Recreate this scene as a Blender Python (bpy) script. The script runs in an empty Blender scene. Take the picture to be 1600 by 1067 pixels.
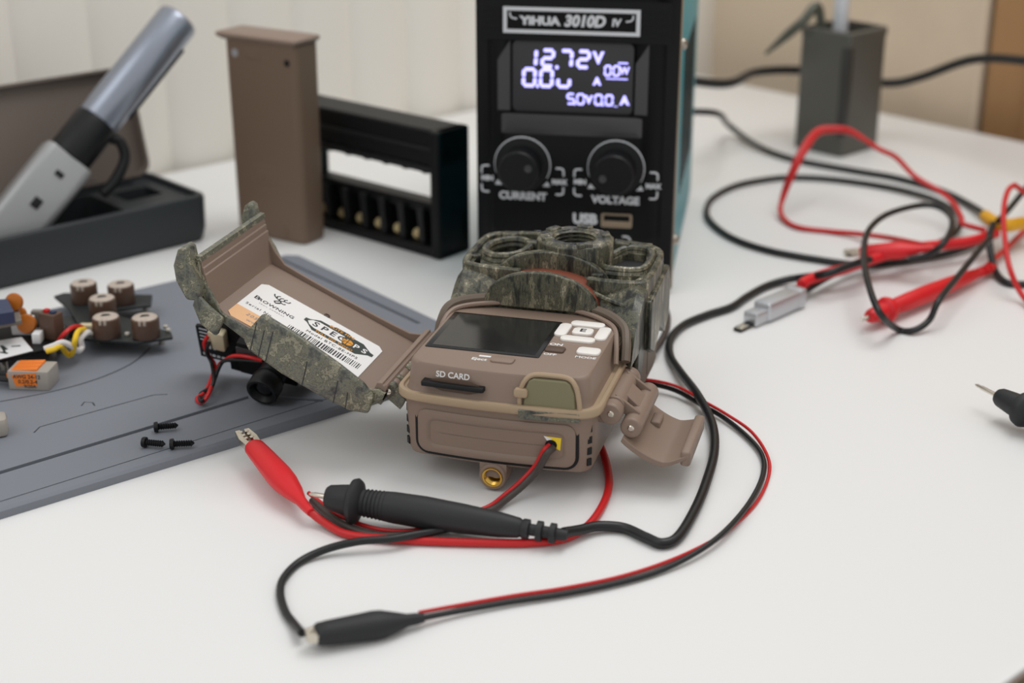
import bpy, bmesh, math, random
from mathutils import Vector, Matrix
random.seed(7)
C = bpy.context.scene.collection
SC = bpy.context.scene
R = math.radians
# ---------------------------------------------------------------- camera, world, light, exposure
EYE, PITCH, FPX = 0.281, R(21.8), 2400.0          # metres above the table top, tilt down, focal length in pixels of a 1600 px frame
cd = bpy.data.cameras.new('camera'); cam = bpy.data.objects.new('camera', cd); C.objects.link(cam)
cd.sensor_width = 36; cd.lens = 36 * FPX / 1600; cd.clip_start = 0.01; cd.clip_end = 50
cam.location = (0, 0, EYE); cam.rotation_euler = (math.pi / 2 - PITCH, 0, 0)
cd.dof.use_dof = True; cd.dof.focus_distance = 0.625; cd.dof.aperture_fstop = 7.1
SC.camera = cam
SC.view_settings.view_transform = 'Standard'; SC.view_settings.look = 'None'
SC.view_settings.gamma = 1; SC.view_settings.use_curve_mapping = False
SC.view_settings.exposure = -0.09
wd = bpy.data.worlds.new('room_light'); SC.world = wd; wd.use_nodes = True
wd.node_tree.nodes['Background'].inputs[0].default_value = (1.0, 0.995, 0.985, 1)
wd.node_tree.nodes['Background'].inputs[1].default_value = 0.72
def area(name, loc, target, sx, sy, power, col):
    l = bpy.data.lights.new(name, 'AREA'); l.shape = 'RECTANGLE'; l.size = sx; l.size_y = sy; l.energy = power; l.color = col
    o = bpy.data.objects.new(name, l); C.objects.link(o); o.location = loc
    o.rotation_euler = (Vector(target) - Vector(loc)).to_track_quat('-Z', 'Y').to_euler(); return o
area('ceiling_panel_light', (0.34, 0.90, 1.15), (0.12, 1.0, 0), 0.9, 0.6, 7.0, (1.0, 0.992, 0.98))
area('left_fill_light', (-0.75, 0.05, 1.15), (0.25, 1.05, 0.1), 0.8, 0.8, 3.0, (0.97, 0.985, 1.0))  # unseen fill lamp, added at the left front to brighten the right-hand wall
# ---------------------------------------------------------------- helpers
def P(px, py, z=0.0):                              # where the sight line through a spot of the frame meets height z
    u = (px - 800) / FPX; v = (533.5 - py) / FPX; c, s = math.cos(PITCH), math.sin(PITCH)
    d = Vector((u, c + v * s, -s + v * c)); return Vector((0, 0, EYE)) + d * ((z - EYE) / d.z)
def PY(px, py, y):                                 # ... and where it meets the upright plane at distance y
    u = (px - 800) / FPX; v = (533.5 - py) / FPX; c, s = math.cos(PITCH), math.sin(PITCH)
    d = Vector((u, c + v * s, -s + v * c)); return Vector((0, 0, EYE)) + d * (y / d.y)
def lin(c): return tuple((x / 255 / 12.92) if x / 255 <= 0.04045 else ((x / 255 + 0.055) / 1.055) ** 2.4 for x in c)
MATS = {}
def mat(name, rgb, rough=0.5, metal=0.0, spec=0.5, emit=0, bump=0.0, bscale=800, vary=0.0, vscale=60, coat=0, trans=0, ior=1.45, alpha=1):
    m = bpy.data.materials.new(name); m.use_nodes = True; nt = m.node_tree; b = nt.nodes['Principled BSDF']
    col = lin(rgb)
    b.inputs['Base Color'].default_value = (*col, 1); b.inputs['Roughness'].default_value = rough
    b.inputs['Metallic'].default_value = metal; b.inputs['Specular IOR Level'].default_value = spec
    b.inputs['Coat Weight'].default_value = coat; b.inputs['Transmission Weight'].default_value = trans; b.inputs['IOR'].default_value = ior
    b.inputs['Alpha'].default_value = alpha
    if emit: b.inputs['Emission Color'].default_value = (*col, 1); b.inputs['Emission Strength'].default_value = emit
    tc = nt.nodes.new('ShaderNodeTexCoord')
    if vary:
        n = nt.nodes.new('ShaderNodeTexNoise'); n.inputs['Scale'].default_value = vscale; n.inputs['Detail'].default_value = 5
        nt.links.new(tc.outputs['Object'], n.inputs['Vector'])
        mx = nt.nodes.new('ShaderNodeMix'); mx.data_type = 'RGBA'
        mx.inputs['A'].default_value = (*[max(0, x * (1 - vary)) for x in col], 1); mx.inputs['B'].default_value = (*[min(1, x * (1 + vary)) for x in col], 1)
        nt.links.new(n.outputs['Fac'], mx.inputs['Factor']); nt.links.new(mx.outputs['Result'], b.inputs['Base Color'])
    if bump:
        n = nt.nodes.new('ShaderNodeTexNoise'); n.inputs['Scale'].default_value = bscale; n.inputs['Detail'].default_value = 3
        nt.links.new(tc.outputs['Object'], n.inputs['Vector'])
        bp = nt.nodes.new('ShaderNodeBump'); bp.inputs['Strength'].default_value = bump; bp.inputs['Distance'].default_value = 0.0006
        nt.links.new(n.outputs['Fac'], bp.inputs['Height']); nt.links.new(bp.outputs['Normal'], b.inputs['Normal'])
    MATS[name] = m; return m
def camo(name, stretch, stops, fine=1.0):
    m = bpy.data.materials.new(name); m.use_nodes = True; nt = m.node_tree; b = nt.nodes['Principled BSDF']
    tc = nt.nodes.new('ShaderNodeTexCoord'); mp = nt.nodes.new('ShaderNodeMapping'); mp.inputs['Scale'].default_value = stretch
    nt.links.new(tc.outputs['Object'], mp.inputs['Vector'])
    def noise(sc, det, rg, dist=0.6):
        n = nt.nodes.new('ShaderNodeTexNoise'); n.inputs['Scale'].default_value = sc; n.inputs['Detail'].default_value = det
        n.inputs['Roughness'].default_value = rg; n.inputs['Distortion'].default_value = dist
        nt.links.new(mp.outputs['Vector'], n.inputs['Vector']); return n
    n1 = noise(170 * fine, 8, 0.74, 0.3); n2 = noise(62 * fine ** .5, 4, 0.6, 1.2); n3 = noise(420, 6, 0.7)
    r = nt.nodes.new('ShaderNodeValToRGB'); r.color_ramp.interpolation = 'LINEAR'
    els = r.color_ramp.elements
    els[0].position = stops[0][0]; els[0].color = (*lin(stops[0][1]), 1); els[1].position = stops[-1][0]; els[1].color = (*lin(stops[-1][1]), 1)
    for p, c in stops[1:-1]:
        e = els.new(p); e.color = (*lin(c), 1)
    a = nt.nodes.new('ShaderNodeMath'); a.operation = 'MULTIPLY_ADD'; a.inputs[1].default_value = 0.62
    nt.links.new(n1.outputs['Fac'], a.inputs[0])
    a2 = nt.nodes.new('ShaderNodeMath'); a2.operation = 'MULTIPLY'; a2.inputs[1].default_value = 0.38; nt.links.new(n2.outputs['Fac'], a2.inputs[0])
    nt.links.new(a2.outputs[0], a.inputs[2]); nt.links.new(a.outputs[0], r.inputs['Fac'])
    nt.links.new(r.outputs['Color'], b.inputs['Base Color']); b.inputs['Roughness'].default_value = 0.36
    bp = nt.nodes.new('ShaderNodeBump'); bp.inputs['Strength'].default_value = 0.25; bp.inputs['Distance'].default_value = 0.0005
    nt.links.new(n3.outputs['Fac'], bp.inputs['Height']); nt.links.new(bp.outputs['Normal'], b.inputs['Normal'])
    MATS[name] = m; return m
M = MATS
mat('desk_white', (230, 230, 229), 0.42, spec=0.4, bump=0.03, bscale=1500)
mat('desk_edge', (118, 102, 90), 0.5)
mat('desk_leg', (90, 90, 92), 0.4, metal=0.6)
mat('panel_white', (234, 229, 221), 0.55)
mat('wall_beige', (212, 196, 174), 0.8, vary=0.05, vscale=4)
mat('concrete', (205, 188, 166), 0.9, vary=0.16, vscale=14)
mat('wood', (160, 122, 82), 0.6, vary=0.14, vscale=9)
mat('floor_brown', (112, 96, 84), 0.6, vary=0.1, vscale=6)
mat('mat_grey', (124, 128, 136), 0.62, spec=0.35, bump=0.05, bscale=2600)
mat('brown', (136, 117, 104), 0.46, spec=0.45, bump=0.05, bscale=2500)
mat('brown_dark', (86, 68, 56), 0.5)
mat('brown_lip', (104, 91, 79), 0.55)
mat('tray_brown', (112, 92, 76), 0.5, bump=0.04, bscale=2200)
mat('tan', (166, 144, 118), 0.5)
mat('pir_red', (128, 70, 52), 0.5)
mat('olive', (122, 117, 88), 0.55)
mat('white_rubber', (232, 228, 222), 0.45)
mat('print_white', (226, 226, 226), 0.6)
mat('print_grey', (205, 208, 212), 0.6)
mat('ink', (52, 52, 54), 0.6)
mat('ink_grey', (150, 150, 152), 0.6)
mat('ink_green', (50, 58, 52), 0.5)
mat('orange_print', (226, 152, 40), 0.5)
mat('paper', (236, 234, 232), 0.35)
mat('peach', (232, 182, 134), 0.4)
mat('yellow', (238, 204, 40), 0.5)
mat('black_gloss', (14, 15, 17), 0.16, spec=0.5)
mat('screen_glass', (40, 40, 38), 0.12, spec=0.5, vary=0.35, vscale=50)
mat('black', (20, 21, 23), 0.42, spec=0.35)
mat('black_soft', (34, 35, 37), 0.55)
mat('psu_black', (13, 14, 16), 0.42, spec=0.25)
mat('psu_panel', (9, 10, 12), 0.45, spec=0.2)
mat('psu_grey', (66, 65, 67), 0.45)
mat('lcd', (62, 62, 64), 0.4, spec=0.3)
mat('lcd_lit', (174, 170, 255), 0.4, emit=1.7)
mat('teal', (42, 140, 152), 0.4)
mat('steel', (190, 186, 178), 0.28, metal=1.0)
mat('steel_warm', (176, 160, 140), 0.4, metal=0.8)
mat('nickel', (214, 206, 192), 0.22, metal=1.0)
mat('contact_pale', (206, 186, 140), .4, metal=.5)
mat('brass', (214, 172, 84), 0.25, metal=1.0)
mat('clip_silver', (196, 198, 202), 0.35, metal=0.75)
mat('red_rubber', (214, 30, 38), 0.4)
mat('red_wire', (196, 30, 32), 0.38)
mat('black_wire', (25, 26, 27), 0.4)
mat('brown_wire', (70, 62, 58), 0.42)
mat('white_wire', (226, 222, 220), 0.4)
mat('yellow_wire', (236, 196, 40), 0.4)
mat('tie_yellow', (222, 164, 28), 0.5)
mat('case_black', (43, 47, 50), 0.5)
mat('case_lid', (112, 101, 93), 0.45, spec=0.4)
mat('tool_blue', (150, 156, 168), 0.3, metal=0.75)
mat('tool_silver', (158, 159, 160), 0.36, metal=0.35)
mat('jar_grey', (84, 83, 77), 0.35, vary=0.08, vscale=20)
mat('jar_dark', (50, 49, 47), 0.35)
mat('grey_green', (82, 84, 74), 0.45, metal=0.3)
mat('tube_white', (206, 208, 212), 0.3)
mat('pcb', (36, 40, 40), 0.42)
mat('pcb_black', (15, 15, 16), 0.45, spec=0.3)
mat('pcb_edge', (126, 120, 112), 0.5)
mat('coil_brown', (92, 70, 58), 0.4)
mat('coil_top', (186, 172, 160), 0.45, vary=0.15, vscale=300)
mat('solder', (214, 208, 196), 0.35, metal=0.4)
mat('orange', (238, 128, 42), 0.4)
mat('clear_plastic', (196, 188, 178), 0.25, trans=0.35)
mat('cap_orange', (186, 104, 24), 0.4)
mat('blue_part', (52, 62, 92), 0.4)
mat('cream', (206, 192, 160), 0.5)
camo('camo_bark', (1.0, 1.0, 0.24), [(0.38, (22, 22, 20)), (0.45, (52, 53, 45)), (0.485, (96, 95, 78)), (0.51, (46, 46, 39)), (0.545, (136, 131, 108)), (0.57, (70, 69, 57)), (0.605, (196, 188, 164)), (0.66, (150, 144, 122))], 1.7)
camo('camo_leaf', (0.75, 0.75, 0.75), [(0.38, (50, 51, 47)), (0.455, (90, 91, 84)), (0.49, (118, 117, 100)), (0.52, (72, 72, 62)), (0.555, (156, 152, 130)), (0.585, (92, 90, 76)), (0.64, (190, 184, 162))], 1.4)

def rr(x0, x1, y0, y1, r, n=6, sub=0):             # rounded rectangle, counter-clockwise
    r = max(1e-6, min(r, (x1 - x0) / 2 - 1e-6, (y1 - y0) / 2 - 1e-6)); out = []
    for cx, cy, a0 in ((x1 - r, y0 + r, -90), (x1 - r, y1 - r, 0), (x0 + r, y1 - r, 90), (x0 + r, y0 + r, 180)):
        arc = [(cx + r * math.cos(R(a0 + 90 * i / n)), cy + r * math.sin(R(a0 + 90 * i / n))) for i in range(n + 1)]
        if out and sub:
            a, b = out[-1], arc[0]; out += [(a[0] + (b[0] - a[0]) * k / (sub + 1), a[1] + (b[1] - a[1]) * k / (sub + 1)) for k in range(1, sub + 1)]
        out += arc
    if sub:
        a, b = out[-1], out[0]; out += [(a[0] + (b[0] - a[0]) * k / (sub + 1), a[1] + (b[1] - a[1]) * k / (sub + 1)) for k in range(1, sub + 1)]
    return out
def circ(r, n=24, cx=0, cy=0, ry=None): return [(cx + r * math.cos(2 * math.pi * i / n), cy + (ry or r) * math.sin(2 * math.pi * i / n)) for i in range(n)]
def spline(pts, k=8):
    pts = [Vector(p) for p in pts]; out = []
    for i in range(len(pts) - 1):
        p0 = pts[i - 1] if i else pts[0] * 2 - pts[1]; p1, p2 = pts[i], pts[i + 1]
        p3 = pts[i + 2] if i + 2 < len(pts) else p2 * 2 - p1
        for j in range(k):
            t = j / k; out.append(0.5 * ((2 * p1) + (p2 - p0) * t + (2 * p0 - 5 * p1 + 4 * p2 - p3) * t * t + (3 * p1 - p0 - 3 * p2 + p3) * t ** 3))
    return out + [pts[-1]]
class MB:
    """collects shapes; build() links them as one mesh object. u: unit of the numbers fed in (1 = metres, .001 = millimetres)"""
    def __init__(s, u=1.0): s.v, s.f, s.m, s.u = [], [], [], u
    def add(s, vs, fs, mi=0, X=None):
        k = len(s.v)
        for p in vs:
            p = Vector(p); s.v.append((X @ p if X else p) * s.u)
        s.f += [tuple(i + k for i in f) for f in fs]; s.m += [mi] * len(fs); return s
    def loft(s, loops, cap=(True, True), mi=0, X=None):
        n = len(loops[0]); vs = [p for l in loops for p in l]; fs = []
        for i in range(len(loops) - 1):
            for j in range(n):
                a, b = i * n + j, i * n + (j + 1) % n; fs.append((a, b, b + n, a + n))
        if cap[0]: fs.append(tuple(reversed(range(n))))
        if cap[1]: fs.append(tuple(range((len(loops) - 1) * n, len(loops) * n)))
        return s.add(vs, fs, mi, X)
    def prism(s, poly, z0, z1, mi=0, X=None): return s.loft([[(x, y, z0) for x, y in poly], [(x, y, z1) for x, y in poly]], mi=mi, X=X)
    def box(s, x0, x1, y0, y1, z0, z1, mi=0, X=None): return s.prism([(x0, y0), (x1, y0), (x1, y1), (x0, y1)], z0, z1, mi, X)
    def rbox(s, x0, x1, y0, y1, z0, z1, r=1, b=0.5, mi=0, X=None, n=5):      # rounded corners in plan, softened top and bottom edge
        L = []
        for z, i in ((z0, b), (z0 + b * .3, b * .3), (z0 + b, 0), (z1 - b, 0), (z1 - b * .3, b * .3), (z1, b)):
            L.append([(x, y, z) for x, y in rr(x0 + i, x1 - i, y0 + i, y1 - i, max(r - i, .01), n)])
        return s.loft(L, mi=mi, X=X)
    def lathe(s, prof, n=24, mi=0, X=None, cap=(True, True)):
        return s.loft([[(r * math.cos(2 * math.pi * i / n), r * math.sin(2 * math.pi * i / n), z) for i in range(n)] for r, z in prof], cap, mi, X)
    def tube(s, pts, r, n=10, mi=0, X=None, k=8, smooth=True, flat=1.0):
        pts = spline(pts, k) if smooth else [Vector(p) for p in pts]; N = len(pts)
        rad = r if callable(r) else (lambda t: r)
        T = [(pts[min(i + 1, N - 1)] - pts[max(i - 1, 0)]).normalized() for i in range(N)]
        up = Vector((0, 0, 1)) if abs(T[0].z) < .9 else Vector((1, 0, 0)); L = []
        a = T[0].cross(up).normalized()
        for i in range(N):
            a = (a - T[i] * a.dot(T[i])).normalized(); b = a.cross(T[i]); q = rad(i / (N - 1))
            L.append([pts[i] + (a * math.cos(2 * math.pi * j / n) + b * math.sin(2 * math.pi * j / n) * flat) * q for j in range(n)])
        return s.loft(L, mi=mi, X=X)
    def text(s, txt, size, X, mi=0, ext=0.05, bold=0.0, shear=0.0, align='CENTER', space=1.0, sx=1.0):
        cu = bpy.data.curves.new('lettering', 'FONT'); cu.body = txt; cu.size = size; cu.extrude = ext; cu.offset = bold * size; cu.shear = shear
        cu.align_x = align; cu.align_y = 'CENTER'; cu.space_character = space; cu.resolution_u = 4
        o = bpy.data.objects.new('lettering', cu); C.objects.link(o); bpy.context.view_layer.update()
        me = bpy.data.meshes.new_from_object(o.evaluated_get(bpy.context.evaluated_depsgraph_get()))
        s.add([(v.co.x * sx, v.co.y, v.co.z) for v in me.vertices], [tuple(p.vertices) for p in me.polygons], mi, X)
        bpy.data.objects.remove(o); bpy.data.meshes.remove(me); bpy.data.curves.remove(cu); return s
    def build(s, name, mats, parent=None, X=None, ang=38, bevel=0, seg=2, flip=False, sub=0):
        me = bpy.data.meshes.new(name); me.from_pydata([tuple(v) for v in s.v], [], s.f)
        for m in (mats if isinstance(mats, (list, tuple)) else [mats]): me.materials.append(M[m])
        for p, i in zip(me.polygons, s.m): p.material_index = i
        bm = bmesh.new(); bm.from_mesh(me); bmesh.ops.recalc_face_normals(bm, faces=bm.faces); bm.to_mesh(me); bm.free()
        o = bpy.data.objects.new(name, me); C.objects.link(o)
        if parent: o.parent = parent
        if X: o.matrix_basis = X
        finish(o, ang, bevel, seg); return o
def finish(o, ang=38, bevel=0, seg=2):
    for p in o.data.polygons: p.use_smooth = True
    o.data.set_sharp_from_angle(angle=R(ang))
    if bevel:
        b = o.modifiers.new('soft_edges', 'BEVEL'); b.width = bevel; b.segments = seg; b.limit_method = 'ANGLE'; b.angle_limit = R(40); b.harden_normals = False
    return o
def cut(o, cutter, ang=38):                        # subtract a shape and keep only the result
    k = cutter if not isinstance(cutter, MB) else cutter.build('cutter', [o.data.materials[0].name])
    k.matrix_world = o.matrix_world.copy() if o.parent is None else k.matrix_world
    par, loc = o.parent, o.matrix_basis.copy(); o.parent = None; o.matrix_basis = Matrix(); k.matrix_basis = Matrix()
    md = o.modifiers.new('cut', 'BOOLEAN'); md.operation = 'DIFFERENCE'; md.object = k; md.solver = 'EXACT'
    bpy.context.view_layer.update()
    me = bpy.data.meshes.new_from_object(o.evaluated_get(bpy.context.evaluated_depsgraph_get()))
    o.modifiers.clear(); old = o.data; me.name = old.name; o.data = me; bpy.data.meshes.remove(old)
    kd = k.data; bpy.data.objects.remove(k); bpy.data.meshes.remove(kd)
    o.parent = par; o.matrix_basis = loc; finish(o, ang); return o
def tag(o, label, cat, group=None):
    o['label'] = label; o['category'] = cat
    if group: o['group'] = group
    return o
def thing(name, label, cat, loc=(0, 0, 0), rz=0.0, group=None):
    o = bpy.data.objects.new(name, None); C.objects.link(o); o.empty_display_size = .02
    o.location = loc; o.rotation_euler = (0, 0, rz); return tag(o, label, cat, group)
def rebase(o):                                     # put a single-mesh thing's origin at its base
    vs = [v.co for v in o.data.vertices]
    c = Vector(((min(v.x for v in vs) + max(v.x for v in vs)) / 2, (min(v.y for v in vs) + max(v.y for v in vs)) / 2, min(v.z for v in vs)))
    o.data.transform(Matrix.Translation(-c)); o.location = c; return o
def structure(o): o['kind'] = 'structure'; return o
def XM(o, x, y, z=None):                           # matrix from origin and axes
    x = Vector(x).normalized(); y = Vector(y); z = x.cross(y).normalized() if z is None else Vector(z).normalized(); y = z.cross(x).normalized()
    return Matrix(((x.x, y.x, z.x, o[0]), (x.y, y.y, z.y, o[1]), (x.z, y.z, z.z, o[2]), (0, 0, 0, 1)))
FRONT = lambda x, y, z: XM((x, y, z), (1, 0, 0), (0, 0, 1))       # lettering upright on a face that looks towards -Y
TOPX = lambda x, y, z: Matrix.Translation((x, y, z))
# ---------------------------------------------------------------- room and desk
CX, CY = 0.1388, 1.3525                            # far corner of the desk
D1 = Vector((0.738, 0.6745, 0)).normalized(); D2 = Vector((-D1.y, D1.x, 0))
YAW = math.atan2(D1.y, D1.x)
cor = Vector((CX, CY, 0))
RM = XM(cor, D1, D2)                               # room frame: x along the back wall, y into it, origin at the desk corner
m = MB(); m.box(-2.2, 1.2, -2.4, 0.10, -0.79, -0.75); structure(m.build('floor', 'floor_brown', X=RM))
m = MB(); pitch = 0.052; x = -1.9; prof = []
while x < 0.06:
    prof += [(x, 0.0085), (x + .006, 0.0055), (x + .014, 0.003), (x + pitch - .014, 0.003), (x + pitch - .006, 0.0055)]; x += pitch
prof += [(0.06, 0.012), (0.06, 0.06), (-1.9, 0.06)]
m.prism(prof, -0.75, 0.42); structure(m.build('wall_back', 'panel_white', X=RM, ang=20))
m = MB(); m.box(0.062, 0.12, -1.6, 0.06, -0.75, 0.42); structure(m.build('wall_right', 'wall_beige', X=RM))
m = MB(); m.box(0.028, 0.062, -0.29, -0.155, -0.75, 0.42); structure(m.build('trim_1', 'concrete', X=RM, bevel=.004))
m = MB(); m.box(0.030, 0.062, -1.2, -0.294, -0.75, 0.42); m.box(0.024, 0.030, -1.2, -0.33, -.7, 0.40); structure(m.build('door_1', 'wood', X=RM, bevel=.003))
t = thing('desk', 'white desk with a smooth top carrying the opened electronics', 'desk', cor + Vector((0, 0, -.75)), YAW)
m = MB(); m.rbox(-1.6, -.001, -0.706, -.001, 0.724, 0.75, .004, .0015); m.build('desk_top', 'desk_white', t)
m = MB(); m.box(-1.6, -.001, -0.7075, -.7062, 0.726, 0.7485); m.build('edge_band', 'desk_edge', t)
for x in (-1.55, -.08):
    for y in (-.66, -.06):
        m = MB(); m.rbox(x - .025, x + .025, y - .025, y + .025, 0, .724, .004, .001); m.build('leg', 'desk_leg', t)
# ---------------------------------------------------------------- grey repair mat
A0 = P(440, 399, .004); A1 = P(798, 554, .004); A2 = P(0, 812, 0)
ex = (A1 - A2); ex.z = 0; ex = ex.normalized(); ey = Vector((-ex.y, ex.x, 0))
MO = Vector((A1.x, A1.y, 0)); MD = (A0 - A1).dot(ey)
MM = XM(MO, ex, ey)
def mp(px, py):                                    # spot of the mat surface in the mat's own frame
    d = P(px, py, .0042) - MO; return (d.dot(ex), d.dot(ey))
m = MB(); pl = [(-.62, 0), (-.008, 0), (0, .008), (0, MD - .006), (-.006, MD), (-.62, MD)]
def inset(d): return [(-.62 + d, d), (-.008 - d * .4, d), (-d, .008 + d * .4), (-d, MD - .006 - d * .4), (-.006 - d * .4, MD - d), (-.62 + d, MD - d)]
m.loft([[(*p, 0) for p in inset(0)], [(*p, .0032) for p in inset(0)], [(*p, .0042) for p in inset(.0012)]])
mat_o = m.build('repair_mat', 'mat_grey')
def ribbon(pts, w, z0, z1):
    L, Rr = [], []
    for i, p in enumerate(pts):
        a = Vector(pts[max(i - 1, 0)]); b = Vector(pts[min(i + 1, len(pts) - 1)]); d = (b - a).normalized(); nn = Vector((-d.y, d.x)) * w / 2
        L.append(Vector(p) + nn); Rr.append(Vector(p) - nn)
    return L, Rr
def groove(pts, w, depth):
    L, Rr = ribbon(pts, w, 0, 0); mm = MB(); n = len(L)
    vs = [(*p, z) for z in (.0042 - depth, .006) for p in L + Rr]; k = 2 * n; fs = []
    for i in range(n - 1):
        fs += [(i, i + 1, n + i + 1, n + i), (k + i, k + n + i, k + n + i + 1, k + i + 1), (i, k + i, k + i + 1, i + 1), (n + i, n + i + 1, k + n + i + 1, k + n + i)]
    fs += [(0, n, k + n, k), (n - 1, k + n - 1, k + 2 * n - 1, 2 * n - 1)]
    mm.add(vs, fs); return mm
cut(mat_o, groove([mp(-25, 746), mp(120, 702), mp(256, 661), mp(390, 620)], .0028, .0022))
cut(mat_o, groove([mp(396, 617), mp(505, 626)], .0026, .0022))
cut(mat_o, groove([mp(53, 676), mp(62, 667), mp(150, 642), mp(240, 617), mp(262, 616)], .0008, .0009))
cut(mat_o, groove([mp(127, 634), mp(132, 628), mp(145, 629), mp(148, 634)], .0008, .0009))
cv = [mp(*p) for p in ((-15, 630), (30, 622), (80, 612), (130, 599), (175, 583), (210, 565), (232, 545), (240, 530))]
cut(mat_o, groove([tuple(p)[:2] for p in spline([(*p, 0) for p in cv], 4)], .0011, .0012))
cut(mat_o, groove([mp(250, 440), mp(428, 403.5), mp(440, 405), mp(655, 505)], .0022, .0015))
cut(mat_o, groove([mp(600, 541), mp(625, 536), mp(642, 527)], .0022, .0015))
cut(mat_o, groove([mp(-30, 793), mp(330, 680), mp(600, 595)], .0007, .0006))
mat_o.matrix_world = MM
tag(mat_o, 'grey rubber repair mat with fine grooves lying under the opened camera door', 'mat')
# ---------------------------------------------------------------- opened trail camera, lying on its back (millimetres)
U = .001
BO = P(632, 708, .010); BYAW = R(-15.5)
tc = thing('trail_camera', 'brown and camouflage trail camera lying on its back with its door swung open', 'camera', (BO.x, BO.y, .010), BYAW)
def foot(x0, x1, y0, y1, r, bow, z, sub=7):
    cx, hw = (x0 + x1) / 2, (x1 - x0) / 2
    return [(x, y - bow * max(0, 1 - ((x - cx) / hw) ** 2) * (1 if y < (y0 + y1) / 2 - 5 else 0), z) for x, y in rr(x0, x1, y0, y1, r, 6, sub)]
BOW = 3.0
base_loop = foot(0, 77, 0, 117, 6, BOW, 0)
fr_pts = sorted([(x, y) for x, y, z in base_loop if y < 30])
def yfront(x):
    for (xa, ya), (xb, yb) in zip(fr_pts, fr_pts[1:]):
        if xa <= x <= xb: return ya + (yb - ya) * (x - xa) / max(xb - xa, 1e-6)
    return 0
m = MB(U)
m.loft([foot(4, 73, 4, 114, 4, BOW, 0), foot(1.2, 75.8, 1.2, 116, 5.4, BOW, .8), foot(.4, 76.6, .4, 117, 6, BOW, 3), foot(0, 77, 0, 117, 6, BOW, 14), foot(-.4, 77.4, -.4, 117, 6, BOW, 27)])
m.rbox(12, 62, 70, 100, -10, 1, 3, 1)              # bracket it rests on
m.box(10, 64, 82, 86, -9, 1)
base = m.build('base_shell', 'brown', tc, bevel=0)
# vent slots on the corners
for i in range(4):
    c = 19.3 - i * 4.75
    for x, s_ in ((1.0, -1), (75.6, 1)):
        y = yfront(x); nx, ny = (0.72 * s_, -.7) if abs(x - 38) > 36 else (0, -1)
        X = XM((x + nx * .02, y + ny * .02, c), (-ny, nx, 0), (0, 0, 1))
        m = MB(U); m.box(-1.0, 1.0, -1.5, 1.5, -.5, .12, X=X); m.build('vent_slot', 'black', tc)
# battery panel on the bottom end
def onface(poly, off, dx=0): return [(x, yfront(x) - off, c) for x, c in poly]
def rf(i, r): return rr(5.8 + i, 71.5 - i, 2.6 + i, 22.4 - i, max(r - i, .6), 6, 8)
def rg(i, r): return rr(10.2 + i, 67.5 - i, 5.2 + i, 18.8 - i, max(r - i, .6), 6, 8)
m = MB(U)
m.loft([onface(rf(-.5, 5), -.3), onface(rf(-.5, 5), .16), onface(rf(.9, 5), .16)], (False, False)); m.build('panel_seam_shade', 'black', tc)  # black ring paints in the shade of the open gap round the panel
m = MB(U)
m.loft([onface(rf(.8, 5), -.3), onface(rf(.8, 5), .7), onface(rf(1.2, 5), 1.0), onface(rg(0, 4), 1.0), onface(rg(.7, 4), .85), onface(rg(1.6, 4), .2)], (False, False))
lp = rg(1.6, 4); cl = [(38 + (x - 38) * k, 12 + (c - 12) * k2) for k, k2 in ((.5, .5),) for x, c in lp]
m.loft([onface(lp, .25), onface([(38.8 + (x - 38.8) * .94, 12 + (c - 12) * .4) for x, c in lp], .2), onface([(38.8 + (x - 38.8) * .9, 12 + (c - 12) * .02) for x, c in lp], .2)], (False, True))
pan = m.build('battery_panel', 'brown', tc)
m = MB(U); px_, pc_ = 61.2, 13.0
m.add([(x, yfront(x) - .45, c) for x, c in ((58.4, 16.2), (65.2, 15.8), (64.8, 10.4), (62.8, 11.4), (60.6, 13.6))], [(0, 1, 2, 3, 4)])
m.add([(x, yfront(x) - .5, c) for x, c in ((58.2, 16.4), (61.6, 15.2), (60.4, 13.2))], [(0, 1, 2)], 1)
o = m.build('sticker', ['yellow', 'print_white'], pan); o['label'] = 'yellow sticker scrap'
m = MB(U); m.loft([[(61.2 + 2.3 * math.cos(a * .26), yfront(61.2 + 2.3 * math.cos(a * .26)) - k, 12.6 + 2.2 * math.sin(a * .26)) for a in range(24)] for k in (.3, .62)]); m.build('wire_hole', 'black', pan)
# brass tripod socket
m = MB(U); X = XM((38, -3.6, -3.6), (1, 0, 0), (0, 0, 1))
m.loft([[(5.6 * math.cos(a), 5.6 * math.sin(a), z) for a in [i * math.pi / 14 for i in range(28)]] for z in (-9, .2)] + [[(r * math.cos(i * math.pi / 14), r * math.sin(i * math.pi / 14), z) for i in range(28)] for r, z in ((5.2, .8), (4.2, .8), (4.2, -1))], (True, False), X=X)
m.box(32.5, 43.5, -3.4, 6, -4, 2)
so = m.build('tripod_socket', 'brown', tc, bevel=.0002)
m = MB(U); m.lathe([(4.2, .2), (4.2, .9), (3.9, 1.0), (3.4, .9)] + [(3.0 if k % 2 else 3.4, .6 - k * .42) for k in range(14)] + [(0.1, -5.4)], 24, X=X, cap=(False, True)); o = m.build('threaded_insert', 'brass', so); o['label'] = 'brass threaded insert'
# rim
m = MB(U)
m.loft([foot(-.3, 77.3, -.3, 80, 6, BOW, 24.6), foot(-2.4, 79.4, -2.4, 80, 7.5, BOW, 25.2), foot(-3, 80, -3, 80, 8, BOW, 26), foot(-3, 80, -3, 80, 8, BOW, 28.2), foot(-2.6, 79.6, -2.6, 80, 7.8, BOW, 28.9), foot(-1.2, 78.2, -1.2, 79, 7, BOW, 28.9), foot(-.8, 77.8, -.8, 79, 7, BOW, 28.2), foot(3, 74, 3, 79, 5, BOW, 28.0)])
m.build('rim', 'tan', tc)['label'] = 'tan rim around the screen housing'
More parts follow.
